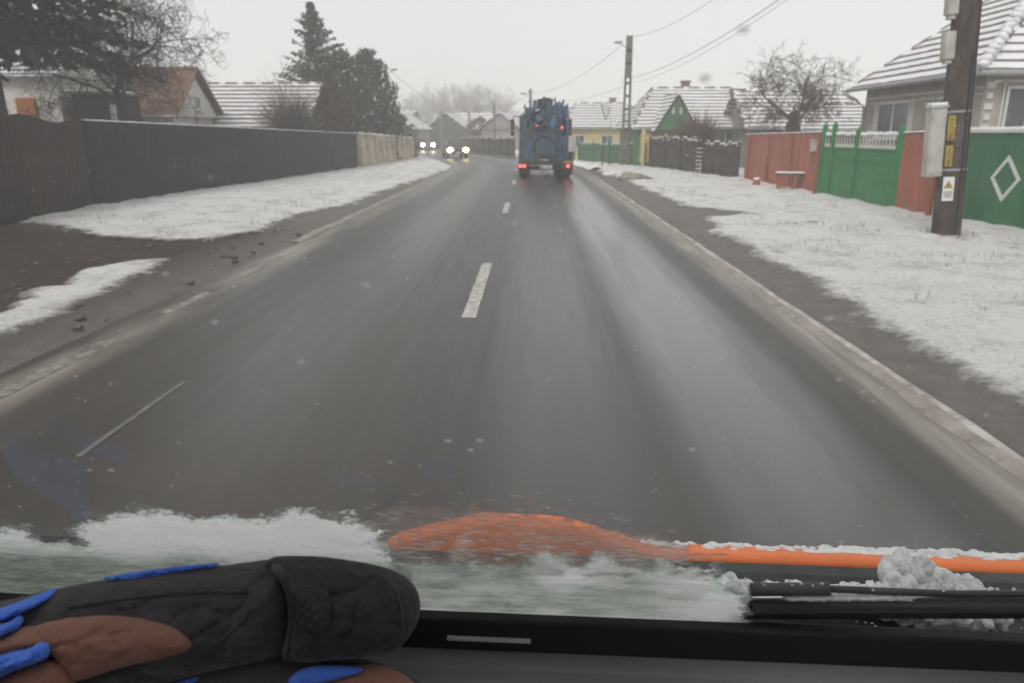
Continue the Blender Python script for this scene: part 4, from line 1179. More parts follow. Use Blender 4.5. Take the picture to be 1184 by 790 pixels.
prt('cab', lambda mb: (mb.box((0, 7.2, 1.95), (2.35, 1.9, 2.1)), mb.box((0, 7.2, 3.02), (2.1, 1.7, .16))), M_blue, bevel=.08)
for s_ in (-1, 1):
    mr = prt('mirror', lambda mb: (mb.box((s_ * 1.56, 5.9, 2.5), (.20, .12, .55)), mb.box((s_ * 1.56, 5.9, 2.02), (.20, .12, .26))), M_black, bevel=.03)
    mb = MB(); mb.tube([(s_ * 1.15, 6.3, 2.9), (s_ * 1.5, 6.0, 2.92), (s_ * 1.56, 5.95, 2.7)], .025, 6); obj('mirror_arm', mb, M_black, mr)

# ------------------------------------------------------------------ oncoming cars
def car(label, loc, rz, warm):
    t = thing('oncoming_car', label, 'car', loc, rz)
    body = [(-2.1, .35), (-2.15, .6), (-2.05, .78), (-1.1, .95), (-.35, 1.42), (.9, 1.45), (1.75, .98), (2.1, .92), (2.15, .4)]
    vs = MB(); n = len(body)
    for x in (-.86, -.80, .80, .86):
        for (y, z) in body:
            k = 0.72 if z > 1.2 else 1.0
            vs.v.append((x * k, y, z if abs(x) < .83 else z * .97))
    for a in range(3):
        for j in range(n - 1): vs.f.append((a*n + j, a*n + j + 1, (a+1)*n + j + 1, (a+1)*n + j)); vs.m.append(0)
    vs.f.append(tuple(range(n))); vs.m.append(0); vs.f.append(tuple(range(3*n, 4*n))[::-1]); vs.m.append(0)
    obj('body', vs, M_carpaint, t)
    mb = MB(); mb.quad((-.68, -1.06, .99), (.68, -1.06, .99), (.54, -.40, 1.40), (-.54, -.40, 1.40)); obj('windscreen', mb, M_glassdark, t)
    mb = MB(); mb.box((0, -2.15, .48), (1.3, .05, .2)); obj('grille', mb, M_black, t)
    mb = MB(); mb.box((0, -2.19, .46), (.5, .02, .11)); obj('number_plate', mb, M_plate, t)
    for s_ in (-1, 1):
        mb = MB(); mb.blob((s_ * .66, -2.12, .68), (.26, .08, .21), 0, 0, 12); obj('headlight', mb, E_heady if warm else E_head, t, smooth=True)
        mb = MB(); mb.box((s_ * .98, -.9, 1.0), (.16, .1, .12)); obj('mirror', mb, M_carpaint, t, bevel=.02)
        for y in (-1.35, 1.35):
            mb = MB(); mb.tube([(s_ * .68, y, .31), (s_ * .87, y, .31)], .31, 16); obj('wheel', mb, M_black, t)
    return t
car('dark car coming round the bend with bright yellow headlights', (-6.75, 66.5, 0), R(14), True)
car('second oncoming car farther back with white headlights', (-13.6, 97, 0), R(18), False)

# ------------------------------------------------------------------ our own van: windscreen, dashboard, cowl, bonnet, wipers
ROLL = R(1.6)
VAN = thing('van', 'orange van we ride in, seen from inside over its dark dashboard', 'van', (0, 0.5, 1.634))
VAN.rotation_euler = (0, ROLL, 0)
c55, s55 = math.cos(R(55)), math.sin(R(55))
def gl(a, b, off=0.0): return (a, -b * c55 + off * s55, b * s55 + off * c55)
M_dash = mat('dashboard_plastic', (0.20, 0.208, 0.206), 0.62, 0.10, 3, bump=0.25, dist=0.0008)
M_dashdark = mat('black_trim', (0.016, 0.016, 0.017), 0.7, 0.2, 6, bump=0.1, dist=0.001)
M_cowl = mat('black_cowl_plastic', (0.035, 0.038, 0.038), 0.5, 0.35, 30, bump=0.4, dist=0.001, dirt=(0.07, 0.07, 0.07), dirtpos=(0.56, 0.7))
M_orange = mat('orange_paint', (0.80, 0.19, 0.045), 0.4, 0.12, 12, bump=0.1, dist=0.001, dirt=(0.66, 0.25, 0.12), dirtpos=(0.5, 0.75))
M_liner = mat('grey_cab_lining', (0.48, 0.47, 0.45), 0.9, 0.1, 5)
gm_ = bpy.data.materials.new('windscreen_glass'); gm_.use_nodes = True
q = NT(gm_); q.t.nodes.remove(q.b)
tr = q.n('BsdfTransparent'); tr.inputs[0].default_value = (0.95, 0.955, 0.95, 1)
gs = q.n('BsdfGlossy'); gs.inputs['Roughness'].default_value = 0.02
lw = q.n('Fresnel'); lw.inputs[0].default_value = 1.35
ms = q.n('MixShader'); q.l(lw.outputs[0], ms.inputs[0]); q.l(tr.outputs[0], ms.inputs[1]); q.l(gs.outputs[0], ms.inputs[2])
q.l(ms.outputs[0], q.t.nodes['Material Output'].inputs[0])
mb = MB()
A_ = [(-.95, -.10), (1.35, -.10), (1.2, .86), (-.8, .86)]
mb.quad(*[gl(a, b, 0) for a, b in A_])
obj('windscreen', mb, gm_, VAN)
# black band at the foot of the glass, dash top with its crease
mb = MB()
mb.box((.2, -.008, -.0075), (2.3, .014, .029))
obj('windscreen_seal', mb, M_dashdark, VAN, bevel=.002)
mb = MB(); mb.box((-.03, -.0172, -.0075), (.064, .003, .0022)); obj('slot_daylight', mb, M_plate, VAN)  # white strip painted in for daylight showing through a slot
mb = MB()
prof = [(-.0155, -.019), (-.030, -.0205), (-.0325, -.0222), (-.036, -.0222), (-.044, -.0215), (-.09, -.022), (-.22, -.030), (-.33, -.05), (-.38, -.10), (-.40, -.30), (-.40, -.60)]
for x0, x1 in ((-.95, 1.35),):
    for (y0, z0), (y1, z1) in zip(prof[:-1], prof[1:]):
        n = 12
        for i in range(n):
            a, b = x0 + (x1 - x0) * i / n, x0 + (x1 - x0) * (i + 1) / n
            mb.quad((a, y0, z0), (b, y0, z0), (b, y1, z1), (a, y1, z1))
obj('dashboard', mb, M_dash, VAN, smooth=True)
# cab shell: roof, rear bulkhead, sides with window openings
mb = MB()
mb.box((.2, -1.35, .73), (2.3, 1.72, .06)); obj('roof', mb, M_liner, VAN)
mb = MB(); mb.box((.2, -2.2, -.2), (2.3, .05, 1.9)); obj('bulkhead', mb, M_liner, VAN)
for x in (-.96, 1.36):
    mb = MB(); mb.box((x, -1.1, -.6), (.05, 2.2, 1.1)); mb.box((x, -1.95, .3), (.05, .5, .8)); obj('side_door', mb, M_liner, VAN)
    mb = MB(); k = -1 if x < 0 else 1
    mb.tube([gl(x, -.02, -.03), gl(x - k * .14, .88, -.03)], .045, 8); obj('pillar', mb, M_liner, VAN)
# cowl panel under the wipers
mb = MB()
cp_ = [(.045, -.110), (.10, -.122), (.16, -.128), (.205, -.126), (.235, -.137), (.262, -.137), (.275, -.126), (.292, -.124)]
n = 40
for (y0, z0), (y1, z1) in zip(cp_[:-1], cp_[1:]):
    for i in range(n):
        a, b = -.95 + 2.3 * i / n, -.95 + 2.3 * (i + 1) / n
        mb.quad((a, y0, z0), (b, y0, z0), (b, y1, z1), (a, y1, z1))
obj('cowl', mb, M_cowl, VAN)
mb = MB(); mb.tube([(-.9, .222, -.118), (1.3, .222, -.118)], .008, 8); obj('rubber_strip', mb, M_dashdark, VAN)
# bonnet
def hump(x): 
    t_ = min(1, max(0, (.175 - x) / .15)); 
    u_ = min(1, max(0, (x + .25) / .10))
    return .034 * t_ * t_ * (3 - 2 * t_) * u_ * u_ * (3 - 2 * u_)
bp = [(.298, -.140), (.298, -.126), (.304, -.121), (.330, -.129), (.360, -.141), (.40, -.165), (.50, -.25), (.62, -.42), (.68, -.8), (.68, -1.3)]
mb = MB(); n = 92
for i in range(n + 1):
    x = -.98 + 2.36 * i / n
    for k, (y, z) in enumerate(bp):
        edge = -.02 * max(0, abs(x - .2) - .95) / .2 - .06 * min(1, max(0, (-.06 - x) / .2))
        mb.v.append((x, y - .1 * (abs(x - .2) / 1.18) ** 3 * 0, z + hump(x) * (1 if k else 0) * (1 if k < 6 else .5) + edge))
p_ = len(bp)
for i in range(n):
    for j in range(p_ - 1): mb.f.append((i*p_ + j, (i+1)*p_ + j, (i+1)*p_ + j + 1, i*p_ + j + 1)); mb.m.append(0)
obj('bonnet', mb, M_orange, VAN, smooth=True)
# wipers
wp = MB(); wp.tube([gl(.166, .007, .012), gl(.371, .032, .012), gl(.95, .10, .012)], .0080, 8); wp.tube([gl(.172, .016, .008), gl(.371, .040, .008), gl(.95, .108, .008)], .0045, 6)
wb = obj('wiper_blade', wp, M_dashdark, VAN)
mb = MB(); mb.tube([gl(.172, .021, .022), gl(.230, .0285, .022)], .0052, 8); mb.tube([gl(.229, .0285, .022), gl(.321, .033, .020), gl(.70, .085, .020)], .0028, 6); obj('wiper_arm', mb, M_cowl, wb, smooth=True)
mb = MB(); mb.tube([gl(.95, .10, .014), (1.0, .12, -.11)], .012, 8); obj('wiper_pivot', mb, M_cowl, wb)

def place_van(o):
    o.location = (0, 0.5, 1.634); o.rotation_euler = (0, ROLL, 0)

# ------------------------------------------------------------------ inflated cushions: outline -> real volume
def in_poly(px, py, poly):
    c = False; n = len(poly)
    for i in range(n):
        x0, y0 = poly[i]; x1, y1 = poly[(i + 1) % n]
        if (y0 > py) != (y1 > py) and px < (x1 - x0) * (py - y0) / (y1 - y0) + x0: c = not c
    return c
def near_poly(P_, poly):
    """vectorised distance, nearest point, inside flag"""
    P_ = np.asarray(P_, float); best = np.full(len(P_), 1e9); npt = np.zeros_like(P_); ins = np.zeros(len(P_), bool)
    n = len(poly)
    for i in range(n):
        a = np.array(poly[i], float); b = np.array(poly[(i+1) % n], float); e = b - a
        t = np.clip(((P_ - a) @ e) / (e @ e + 1e-12), 0, 1); q_ = a + t[:, None] * e
        d = np.hypot(*(P_ - q_).T); m_ = d < best
        best[m_] = d[m_]; npt[m_] = q_[m_]
        c = ((a[1] > P_[:, 1]) != (b[1] > P_[:, 1])) & (P_[:, 0] < (b[0]-a[0]) * (P_[:, 1]-a[1]) / (b[1]-a[1] + 1e-12) + a[0])
        ins ^= c
    return best, npt, ins
def smooth_poly(poly, it=2):
    for _ in range(it):
        out = []
        for i in range(len(poly)):
            a, b = poly[i], poly[(i+1) % len(poly)]
            out += [(a[0]*.75 + b[0]*.25, a[1]*.75 + b[1]*.25), (a[0]*.25 + b[0]*.75, a[1]*.25 + b[1]*.75)]
        poly = out
    return poly
def puff(poly, step, RR, T, back=.5, base=None, wr=0.0, seed=0, wfr=.03, zoff=0.0, cr=0.0):
    poly = smooth_poly(poly)
    x0, x1 = min(p[0] for p in poly), max(p[0] for p in poly); y0, y1 = min(p[1] for p in poly), max(p[1] for p in poly)
    nx, ny = int((x1 - x0) / step) + 3, int((y1 - y0) / step) + 3
    gx, gy = np.meshgrid(x0 - step + step * np.arange(nx + 1), y0 - step + step * np.arange(ny + 1))
    P_ = np.stack([gx.ravel(), gy.ravel()], 1)
    d, npt, ins = near_poly(P_, poly)
    W_ = nx + 1; mb = MB(); mp = {}
    cells = []
    for j in range(ny):
        for i in range(nx):
            k = j * W_ + i; q_ = (k, k + 1, k + 1 + W_, k + W_)
            if sum(ins[list(q_)]) >= 1: cells.append(q_)
    def vert(k, side):
        if ins[k]: x, y, dd = P_[k][0], P_[k][1], d[k]
        else: x, y, dd = npt[k][0], npt[k][1], 0.0
        key = (k, side if dd > 0 else 0)
        if key in mp: return mp[key]
        s_ = min(1.0, dd / RR); h = math.sqrt(max(0, 1 - (1 - s_) ** 2))
        z0 = (base(x, y) if base else 0) + zoff
        if side == 0: z = z0 + T * h + wr * h * noise.fractal(Vector((x * wfr, y * wfr * 1.7, seed)), .7, 2.0, 4)
        else: z = z0 - T * back * h
        if side == 0 and cr:
            nn = abs(noise.noise(Vector((x * .013 + y * .006, y * .034 - x * .008, seed + 9))))
            z -= cr * h * max(0, 1 - nn / .07)
            nn = abs(noise.noise(Vector((x * .030, y * .018, seed + 19))))
            z -= cr * .5 * h * max(0, 1 - nn / .05)
        if dd == 0: z = z0
        mp[key] = len(mb.v); mb.v.append((x, y, z)); return mp[key]
    for q_ in cells:
        a = [vert(k, 0) for k in q_]; mb.f.append(tuple(a)); mb.m.append(0)
        b = [vert(k, 1) for k in q_]; mb.f.append(tuple(b[::-1])); mb.m.append(0)
    return mb

# ------------------------------------------------------------------ gloves
def fabric(name, col, wr=.045, st=(1, 1, 1), bd=.010, var=.25):
    m = bpy.data.materials.new(name); m.use_nodes = True; q = NT(m)
    v = q.coord('Object', st)
    n1 = q.noise(v, wr, 5, .55); n2 = q.noise(v, .9, 2, .5); n3 = q.noise(v, .02, 3, .5)
    lo = tuple(c * (1 - var) for c in col); hi = tuple(c * (1 + var) for c in col)
    c_ = q.mix(.35, q.ramp(n3, [(.3, lo), (.7, hi)]), q.ramp(n2, [(.3, lo), (.7, hi)]))
    q.l(c_, q.b.inputs['Base Color']); q.b.inputs['Roughness'].default_value = .8
    h = q.math('ADD', n1, q.math('MULTIPLY', n2, .05))
    q.bump(h, .55, bd)
    return m
M_gblack = fabric('black_glove_fabric', (0.058, 0.054, 0.055), .04, (.35, 1, 1))
M_gcuff = fabric('black_cuff_fabric', (0.036, 0.033, 0.036), .035, (1, .5, 1))
M_gbrown = fabric('brown_glove_fabric', (0.26, 0.130, 0.095), .035, (.7, 1, 1), .008, .12)
M_gblue = fabric('blue_glove_lining', (0.075, 0.19, 0.74), .09, (.3, 1, 1), .010)
def ribs():
    m = bpy.data.materials.new('black_ribbed_knit'); m.use_nodes = True; q = NT(m)
    q.b.inputs['Base Color'].default_value = (.015, .015, .016, 1); q.b.inputs['Roughness'].default_value = .65
    wv = q.n('TexVoronoi'); wv.inputs['Scale'].default_value = .30
    q.l(q.coord('Object', (1, .6, 1)), wv.inputs['Vector']); q.bump(wv.outputs[0], .5, .004); return m
M_knit = ribs()
for m_ in (M_gblack, M_gcuff, M_gbrown, M_gblue): m_.node_tree.nodes['Principled BSDF'].inputs['Specular IOR Level'].default_value = .15; m_.node_tree.nodes['Principled BSDF'].inputs['Sheen Weight'].default_value = .15
KS = .000585
def gp(pts): return [((x - 240), (720 - y)) for x, y in pts]
def glove(name, label):
    t = thing(name, label, 'glove', (-0.2169, 0.4246, 1.6819))
    t.rotation_euler = (R(90 - 15.68), 0, R(1.484)); t.scale = (KS, KS, KS)
    return t
def gpart(name, t, pts, step, RR, T, m, back=.5, base=None, wr=4.0, seed=0, zoff=0.0, par=None, wfr=.03, cr=0.0):
    mb = puff(gp(pts), step, RR, T, back, base, wr, seed, wfr, zoff, cr)
    o = obj(name, mb, m, par or t, smooth=True); return o
g1 = glove('winter_glove', 'black padded winter glove with brown finger pads and blue piping, lying uppermost on the dash')
shell = [(-140, 722), (-60, 707), (0, 696), (60, 682), (130, 669), (200, 661), (270, 653), (312, 647), (345, 650), (352, 700), (345, 752), (300, 762), (240, 775), (200, 788), (150, 808), (60, 838), (-60, 850), (-150, 800)]
SP = smooth_poly(gp(shell))
def shell_h(x, y):
    d_, _, i_ = near_poly([(x, y)], SP)
    dd = d_[0] if i_[0] else 0
    s_ = min(1, dd / 58); return 52 * math.sqrt(max(0, 1 - (1 - s_) ** 2))
gpart('shell', g1, shell, 3.5, 58, 52, M_gblack, .7, wr=8, seed=2, wfr=.012, cr=5)
cuff = [(305, 648), (325, 643), (372, 644), (412, 651), (450, 659), (474, 673), (487, 693), (484, 720), (470, 741), (450, 753), (405, 758), (345, 761), (326, 752), (338, 712), (335, 672), (318, 655)]
cf = gpart('cuff', g1, cuff, 3.0, 52, 58, M_gcuff, .8, wr=7, seed=5, wfr=.020, cr=5)
gpart('knit_patch', g1, [(343, 658), (392, 662), (398, 690), (394, 712), (350, 708)], 3, 10, 3, M_knit, .3, base=lambda x, y: 55 * math.sqrt(max(0, 1 - (1 - min(1, near_poly([(x, y)], smooth_poly(gp(cuff)))[0][0] / 52)) ** 2)), wr=0, par=cf, zoff=5)
gpart('strap', g1, [(316, 648), (334, 646), (347, 668), (350, 708), (343, 752), (330, 752), (338, 710), (333, 672)], 2.5, 7, 6, M_gblack, .5, base=lambda x, y: 56 * math.sqrt(max(0, 1 - (1 - min(1, near_poly([(x, y)], smooth_poly(gp(cuff)))[0][0] / 52)) ** 2)) - 1, wr=0, par=cf)
PAD = [(60, 712), (80, 702), (110, 698), (145, 695), (190, 697), (222, 705), (240, 716), (246, 730), (215, 740), (175, 747), (140, 758), (118, 766), (108, 752), (98, 738), (86, 726)]
gpart('brown_pad', g1, PAD, 2.5, 26, 17, M_gbrown, .5, base=shell_h, wr=2.5, seed=7, zoff=-1, wfr=.04, cr=3)
gpart('brown_pad', g1, [(-110, 775), (-50, 752), (0, 731), (35, 715), (66, 705), (92, 712), (97, 722), (60, 730), (32, 740), (0, 762), (-50, 780), (-110, 803)], 2.5, 20, 22, M_gbrown, .5, base=shell_h, wr=2, seed=9, zoff=0, wfr=.04, cr=2.5)
gpart('brown_pad', g1, [(-80, 835), (-40, 806), (0, 780), (50, 750), (85, 739), (106, 739), (116, 750), (124, 766), (92, 776), (65, 786), (40, 800), (0, 827), (-50, 852)], 2.5, 22, 24, M_gbrown, .5, base=shell_h, wr=2, seed=11, zoff=3, wfr=.04, cr=2.5)
for k, (pts, RR, T, z) in enumerate([
    ([(0, 700), (30, 691), (55, 682), (66, 679), (74, 682), (66, 689), (45, 698), (0, 714), (-60, 740), (-60, 722)], 6, 12, 4),
    ([(-80, 740), (-40, 718), (0, 706), (30, 705), (44, 702), (48, 696), (56, 700), (56, 708), (46, 711), (34, 718), (0, 737), (-50, 757), (-90, 770)], 11, 20, 8),
    ([(-70, 808), (-30, 780), (0, 753), (34, 733), (60, 725), (80, 722), (88, 715), (98, 718), (100, 730), (92, 735), (78, 739), (52, 750), (24, 768), (0, 788), (-40, 815), (-75, 838)], 11, 18, 16),
    ([(106, 670), (150, 662), (200, 655), (258, 650), (250, 655), (195, 662), (140, 669)], 4, 8, 1),
    ([(180, 800), (205, 780), (236, 770), (244, 775), (243, 806), (200, 822)], 14, 18, 8)]):
    gpart('blue_piping', g1, pts, 2.0, RR, T, M_gblue, .5, base=shell_h, wr=7, seed=20 + k, zoff=z, wfr=.11)
M_gstitch = fabric('grey_thread', (0.11, 0.10, 0.10), .3)
CP = smooth_poly(gp(cuff))
def cuff_h(x, y):
    d_, _, i_ = near_poly([(x, y)], CP); dd = d_[0] if i_[0] else 0
    return 58 * math.sqrt(max(0, 1 - (1 - min(1, dd / 52)) ** 2))
def seam(pts, par, base, m, rad=1.1, up=.6):
    P_ = gp(pts); out = []
    for (a, b) in zip(P_[:-1], P_[1:]):
        for k in range(8):
            f_ = k / 8; x, y = a[0] + (b[0]-a[0])*f_, a[1] + (b[1]-a[1])*f_
            out.append((x, y, base(x, y) + up))
    mb = MB(); mb.tube(out, rad, 6); obj('seam', mb, m, par, smooth=True)
    mb = MB()
    for k in range(0, len(out) - 1, 1):
        a, b = Vector(out[k]), Vector(out[k+1]); o2 = Vector((0, 3.2, .6)); mb.tube([a.lerp(b, .2) + o2, a.lerp(b, .75) + o2], .5, 4)
    obj('stitching', mb, M_gstitch, par)
seam([(118, 768), (145, 760), (180, 750), (215, 743), (245, 733)], g1, shell_h, M_gcuff, 1.4, 1)
seam([(100, 690), (150, 682), (205, 676), (260, 672), (308, 672)], g1, shell_h, M_gcuff)
seam([(250, 733), (275, 722), (300, 700), (312, 680)], g1, shell_h, M_gcuff)
seam([(462, 672), (470, 690), (471, 712), (462, 735)], cf, cuff_h, M_gblack, 1.5)
g2 = glove('winter_glove', 'second winter glove with brown and blue finger, peeking from under the uppermost glove')
gpart('shell', g2, [(170, 775), (240, 762), (330, 754), (420, 760), (480, 782), (510, 815), (480, 870), (300, 880), (170, 850)], 4, 50, 40, M_gblack, .5, wr=4, seed=31)
gpart('brown_pad', g2, [(352, 800), (357, 778), (385, 764), (420, 758), (452, 760), (478, 774), (500, 800), (480, 840), (380, 850)], 3, 30, 34, M_gbrown, .5, wr=4, seed=33, zoff=24, wfr=.05)
gpart('blue_piping', g2, [(343, 770), (358, 757), (385, 753), (412, 755), (432, 758), (410, 765), (385, 771), (360, 776), (346, 775)], 2.5, 9, 14, M_gblue, .5, wr=3, seed=34, zoff=36, wfr=.08)
gpart('blue_piping', g2, [(438, 798), (450, 784), (466, 779), (488, 781), (502, 796), (505, 830), (450, 835)], 2.5, 18, 18, M_gblue, .5, wr=3, seed=35, zoff=46, wfr=.08)

# ------------------------------------------------------------------ slush, water and drops on the windscreen (outside)
SLUSH = [(-0.5057, -0.0743), (-0.3981, 0.108), (-0.3507, 0.1296), (-0.3329, 0.1363), (-0.3316, 0.1099), (-0.3126, 0.106), (-0.3057, 0.1336), (-0.284, 0.1505), (-0.2647, 0.157), (-0.2421, 0.166), (-0.2244, 0.1628), (-0.2045, 0.1573), (-0.1812, 0.1532), (-0.1638, 0.1679), (-0.1473, 0.1773), (-0.135, 0.1656), (-0.1164, 0.1648), (-0.1043, 0.1562), (-0.0956, 0.1393), (-0.0911, 0.1155), (-0.0888, 0.094), (-0.0561, 0.1016), (-0.0326, 0.098), (-0.0091, 0.1018), (0.0008, 0.1242), (0.013, 0.1294), (0.0192, 0.119), (0.027, 0.1054), (0.0414, 0.1252), (0.0533, 0.1291), (0.0572, 0.1156), (0.0695, 0.1052), (0.0944, 0.112), (0.1076, 0.1031), (0.123, 0.112), (0.1312, 0.0964), (0.1396, 0.0703), (0.1559, 0.0637), (0.1636, 0.0578), (0.1683, 0.0203), (0.1747, -0.0047), (-0.1513, -0.0446)]
FILM = [(-0.1029, 0.1659), (-0.077, 0.1853), (-0.0309, 0.1835), (0.0106, 0.1756), (0.0429, 0.1641), (0.0767, 0.151), (0.1016, 0.1337), (0.1027, 0.0981), (0.0509, 0.0882), (-0.033, 0.0796), (-0.0978, 0.073)]
def gl_sheet(poly, step, thick, seed, amp=.5, rag=.012, mask=None, RR=.014):
    xs_ = [p[0] for p in poly]; bs_ = [p[1] for p in poly]
    nx, ny = int((max(xs_) - min(xs_) + .04) / step), int((max(bs_) - min(bs_) + .04) / step)
    gx, gy = np.meshgrid(min(xs_) - .02 + step * np.arange(nx + 1), min(bs_) - .02 + step * np.arange(ny + 1))
    P_ = np.stack([gx.ravel(), gy.ravel()], 1); d, npt, ins = near_poly(P_, poly)
    sd = np.where(ins, d, -d)
    n1 = np.array([noise.fractal(Vector((x * 40, y * 75, seed)), .7, 2.1, 4) for x, y in P_])
    n2 = np.array([noise.noise(Vector((x * 260, y * 420, seed + 3))) for x, y in P_])
    sd = sd + n1 * rag + n2 * rag * .25
    if mask is not None: sd = sd + mask(P_)
    W_ = nx + 1; mb = MB(); mp = {}
    cnt = {}
    ok = sd > 0
    for j in range(ny):
        for i in range(nx):
            k = j * W_ + i; q_ = (k, k + 1, k + 1 + W_, k + W_)
            if ok[list(q_)].sum() >= 3:
                for a in q_: cnt[a] = cnt.get(a, 0) + 1
    def vert(k, s_):
        rim = cnt.get(k, 0) < 4
        if rim: s_ = 1
        key = (k, s_)
        if key in mp: return mp[key]
        h = math.sqrt(max(0, 1 - (1 - min(1, max(0, sd[k]) / RR)) ** 2)) if RR < .02 else (lambda q__: q__ * q__ * (3 - 2 * q__))(min(1, max(0, sd[k]) / RR))
        off = .0006 if s_ else .0007 + thick * h * (1 + amp * n1[k] + amp * .3 * n2[k])
        mp[key] = len(mb.v); mb.v.append(gl(P_[k][0], P_[k][1], off)); return mp[key]
    ok = sd > 0
    for j in range(ny):
        for i in range(nx):
            k = j * W_ + i; q_ = (k, k + 1, k + 1 + W_, k + W_)
            if ok[list(q_)].sum() >= 3:
                mb.f.append(tuple(vert(a, 0) for a in q_)[::-1]); mb.m.append(0)
                mb.f.append(tuple(vert(a, 1) for a in q_)); mb.m.append(0)
                for a, b, o_ in ((q_[0], q_[1], -W_), (q_[3], q_[2], W_)):
                    pass
    return mb, mp, P_, sd
mb, mp, P_, sd = gl_sheet(SLUSH, .0016, .0045, 3.0, rag=.009)
sm_ = bpy.data.materials.new('wet_slush'); sm_.use_nodes = True
q = NT(sm_)
v = q.coord('Object')
wa = q.n('Attribute', attribute_name='whiteness').outputs['Fac']
stv = q.coord('Object', (1, 5.0, 5.0))
s1 = q.noise(stv, 26, 7, 0.65); s2 = q.noise(stv, 110, 5, 0.7); s3 = q.noise(v, 9, 4, .6)
wa = q.math('ADD', wa, q.math('MULTIPLY', q.math('SUBTRACT', s3, .5), 1.0))
wt = q.math('ADD', wa, q.math('ADD', q.math('MULTIPLY', q.math('SUBTRACT', s1, .5), 1.7), q.math('MULTIPLY', q.math('SUBTRACT', s2, .5), 1.5)))
col = q.ramp(wt, [(0.0, (.36, .39, .36)), (0.42, (.76, .79, .76)), (0.9, (.99, .99, .99))])
q.l(col, q.b.inputs['Base Color']); q.b.inputs['Roughness'].default_value = .35
q.bump(q.math('ADD', s1, s2), .5, .003)
tl = q.n('BsdfTranslucent'); q.l(col, tl.inputs[0])
m1 = q.n('MixShader'); m1.inputs[0].default_value = .80; q.l(q.b.outputs[0], m1.inputs[1]); q.l(tl.outputs[0], m1.inputs[2])
tp = q.n('BsdfTransparent'); tp.inputs[0].default_value = (.86, .9, .87, 1)
ed = q.n('Attribute', attribute_name='edge').outputs['Fac']
perf = q.ramp(q.math('ADD', q.noise(q.coord('Object', (1, 1.8, 1.8)), 230, 4, .7), q.math('MULTIPLY', q.math('SUBTRACT', 1.0, ed), .34)), [(.60, 0.0), (.68, .92)])
fac = q.math('ADD', perf, q.ramp(wt, [(-0.0, .34), (0.3, .10), (0.5, 0.0)]), q.ramp(q.noise(stv, 150, 3, .6), [(.35, .85), (.40, 0.0)]))
m2 = q.n('MixShader'); q.l(q.math('MINIMUM', fac, .93), m2.inputs[0]); q.l(m1.outputs[0], m2.inputs[1]); q.l(tp.outputs[0], m2.inputs[2])
q.l(m2.outputs[0], q.t.nodes['Material Output'].inputs[0])
o = obj('windscreen_slush', mb, sm_, smooth=True); place_van(o)
tag(o, 'band of melting slush sliding down the foot of the windscreen behind the gloves', 'slush', kind='stuff')
wv = [0.0] * len(mb.v)
for (k, s_), i in mp.items():
    x, b = P_[k]
    if x < -.085: wv[i] = min(1, max(.08, (b - .070) / .045 + .15 * noise.noise(Vector((x * 20, b * 20, 1)))))
    else:
        top = .42 + .35 * max(0, min(1, (x - .085) / .04)) + .75 * max(0, 1 - abs(x - .03) / .04) * max(0, min(1, (b - .065) / .02))
        wv[i] = top + .45 * noise.noise(Vector((x * 30, b * 60, 4))) + (.35 if b < .012 else 0)
at = o.data.attributes.new('whiteness', 'FLOAT', 'POINT'); at.data.foreach_set('value', wv)
ev = [0.0] * len(mb.v)
for (k, s_), i in mp.items(): ev[i] = 1.0 if P_[k][1] < .02 else min(1.0, max(0.0, sd[k] / .016))
at = o.data.attributes.new('edge', 'FLOAT', 'POINT'); at.data.foreach_set('value', ev)

M_water = bpy.data.materials.new('water'); M_water.use_nodes = True
q = NT(M_water); q.b.inputs['Base Color'].default_value = (1, 1, 1, 1); q.b.inputs['Transmission Weight'].default_value = 1; q.b.inputs['IOR'].default_value = 1.31; q.b.inputs['Roughness'].default_value = 0.03
tp = q.n('BsdfTransparent'); m1 = q.n('MixShader'); m1.inputs[0].default_value = .62; q.l(q.b.outputs[0], m1.inputs[1]); q.l(tp.outputs[0], m1.inputs[2]); q.l(m1.outputs[0], q.t.nodes['Material Output'].inputs[0])
mb = MB(); rng = random.Random(5)
def drop(mb, a, b, r, h, seed, sx=1.0):
    n, rows = 10, 4; base = len(mb.v)
    mb.v.append(gl(a, b, .0008 + h))
    for i in range(1, rows + 1):
        f_ = i / rows
        for j in range(n):
            t = 2 * PI * j / n
            rr = r * f_ * (1 + .22 * noise.noise(Vector((math.cos(t), math.sin(t), seed))))
            mb.v.append(gl(a + rr * sx * math.cos(t), b + rr * math.sin(t), .0008 + h * (1 - f_ ** 2) ** 1.6))
    for j in range(n): mb.f.append((base, base + 1 + j, base + 1 + (j+1) % n)); mb.m.append(0)
    for i in range(rows - 1):
        for j in range(n):
            a0, a1 = base + 1 + i*n + j, base + 1 + i*n + (j+1) % n
            mb.f.append((a0, a0 + n, a1 + n, a1)); mb.m.append(0)
    mb.f.append(tuple(base + 1 + (rows-1)*n + j for j in range(n))[::-1]); mb.m.append(0)
n_ = 0
while n_ < 430:
    a, b = rng.uniform(-.10, .125), rng.uniform(.085, .205)
    lim = interp(a, [(-.1, .185), (-.03, .205), (.04, .185), (.09, .15), (.125, .13)])
    if b > lim * rng.uniform(.72, 1.08): continue
    r = rng.uniform(.0008, .0034) * (1.2 if b < .14 else .8)
    drop(mb, a, b, r * .8, r * rng.uniform(.08, .22), rng.random() * 90, rng.uniform(1.0, 2.6)); n_ += 1
for _ in range(40):
    a, b = rng.uniform(-.42, .42), rng.uniform(.12, .42)
    r = rng.uniform(.0006, .0013); drop(mb, a, b, r, r * .4, rng.random() * 90, 1.3)
mf, _, _, _ = gl_sheet(FILM, .0013, .0010, 8.0, amp=.42, rag=.014, RR=.03)
of = obj('water_film', mf, M_water, smooth=True); place_van(of)
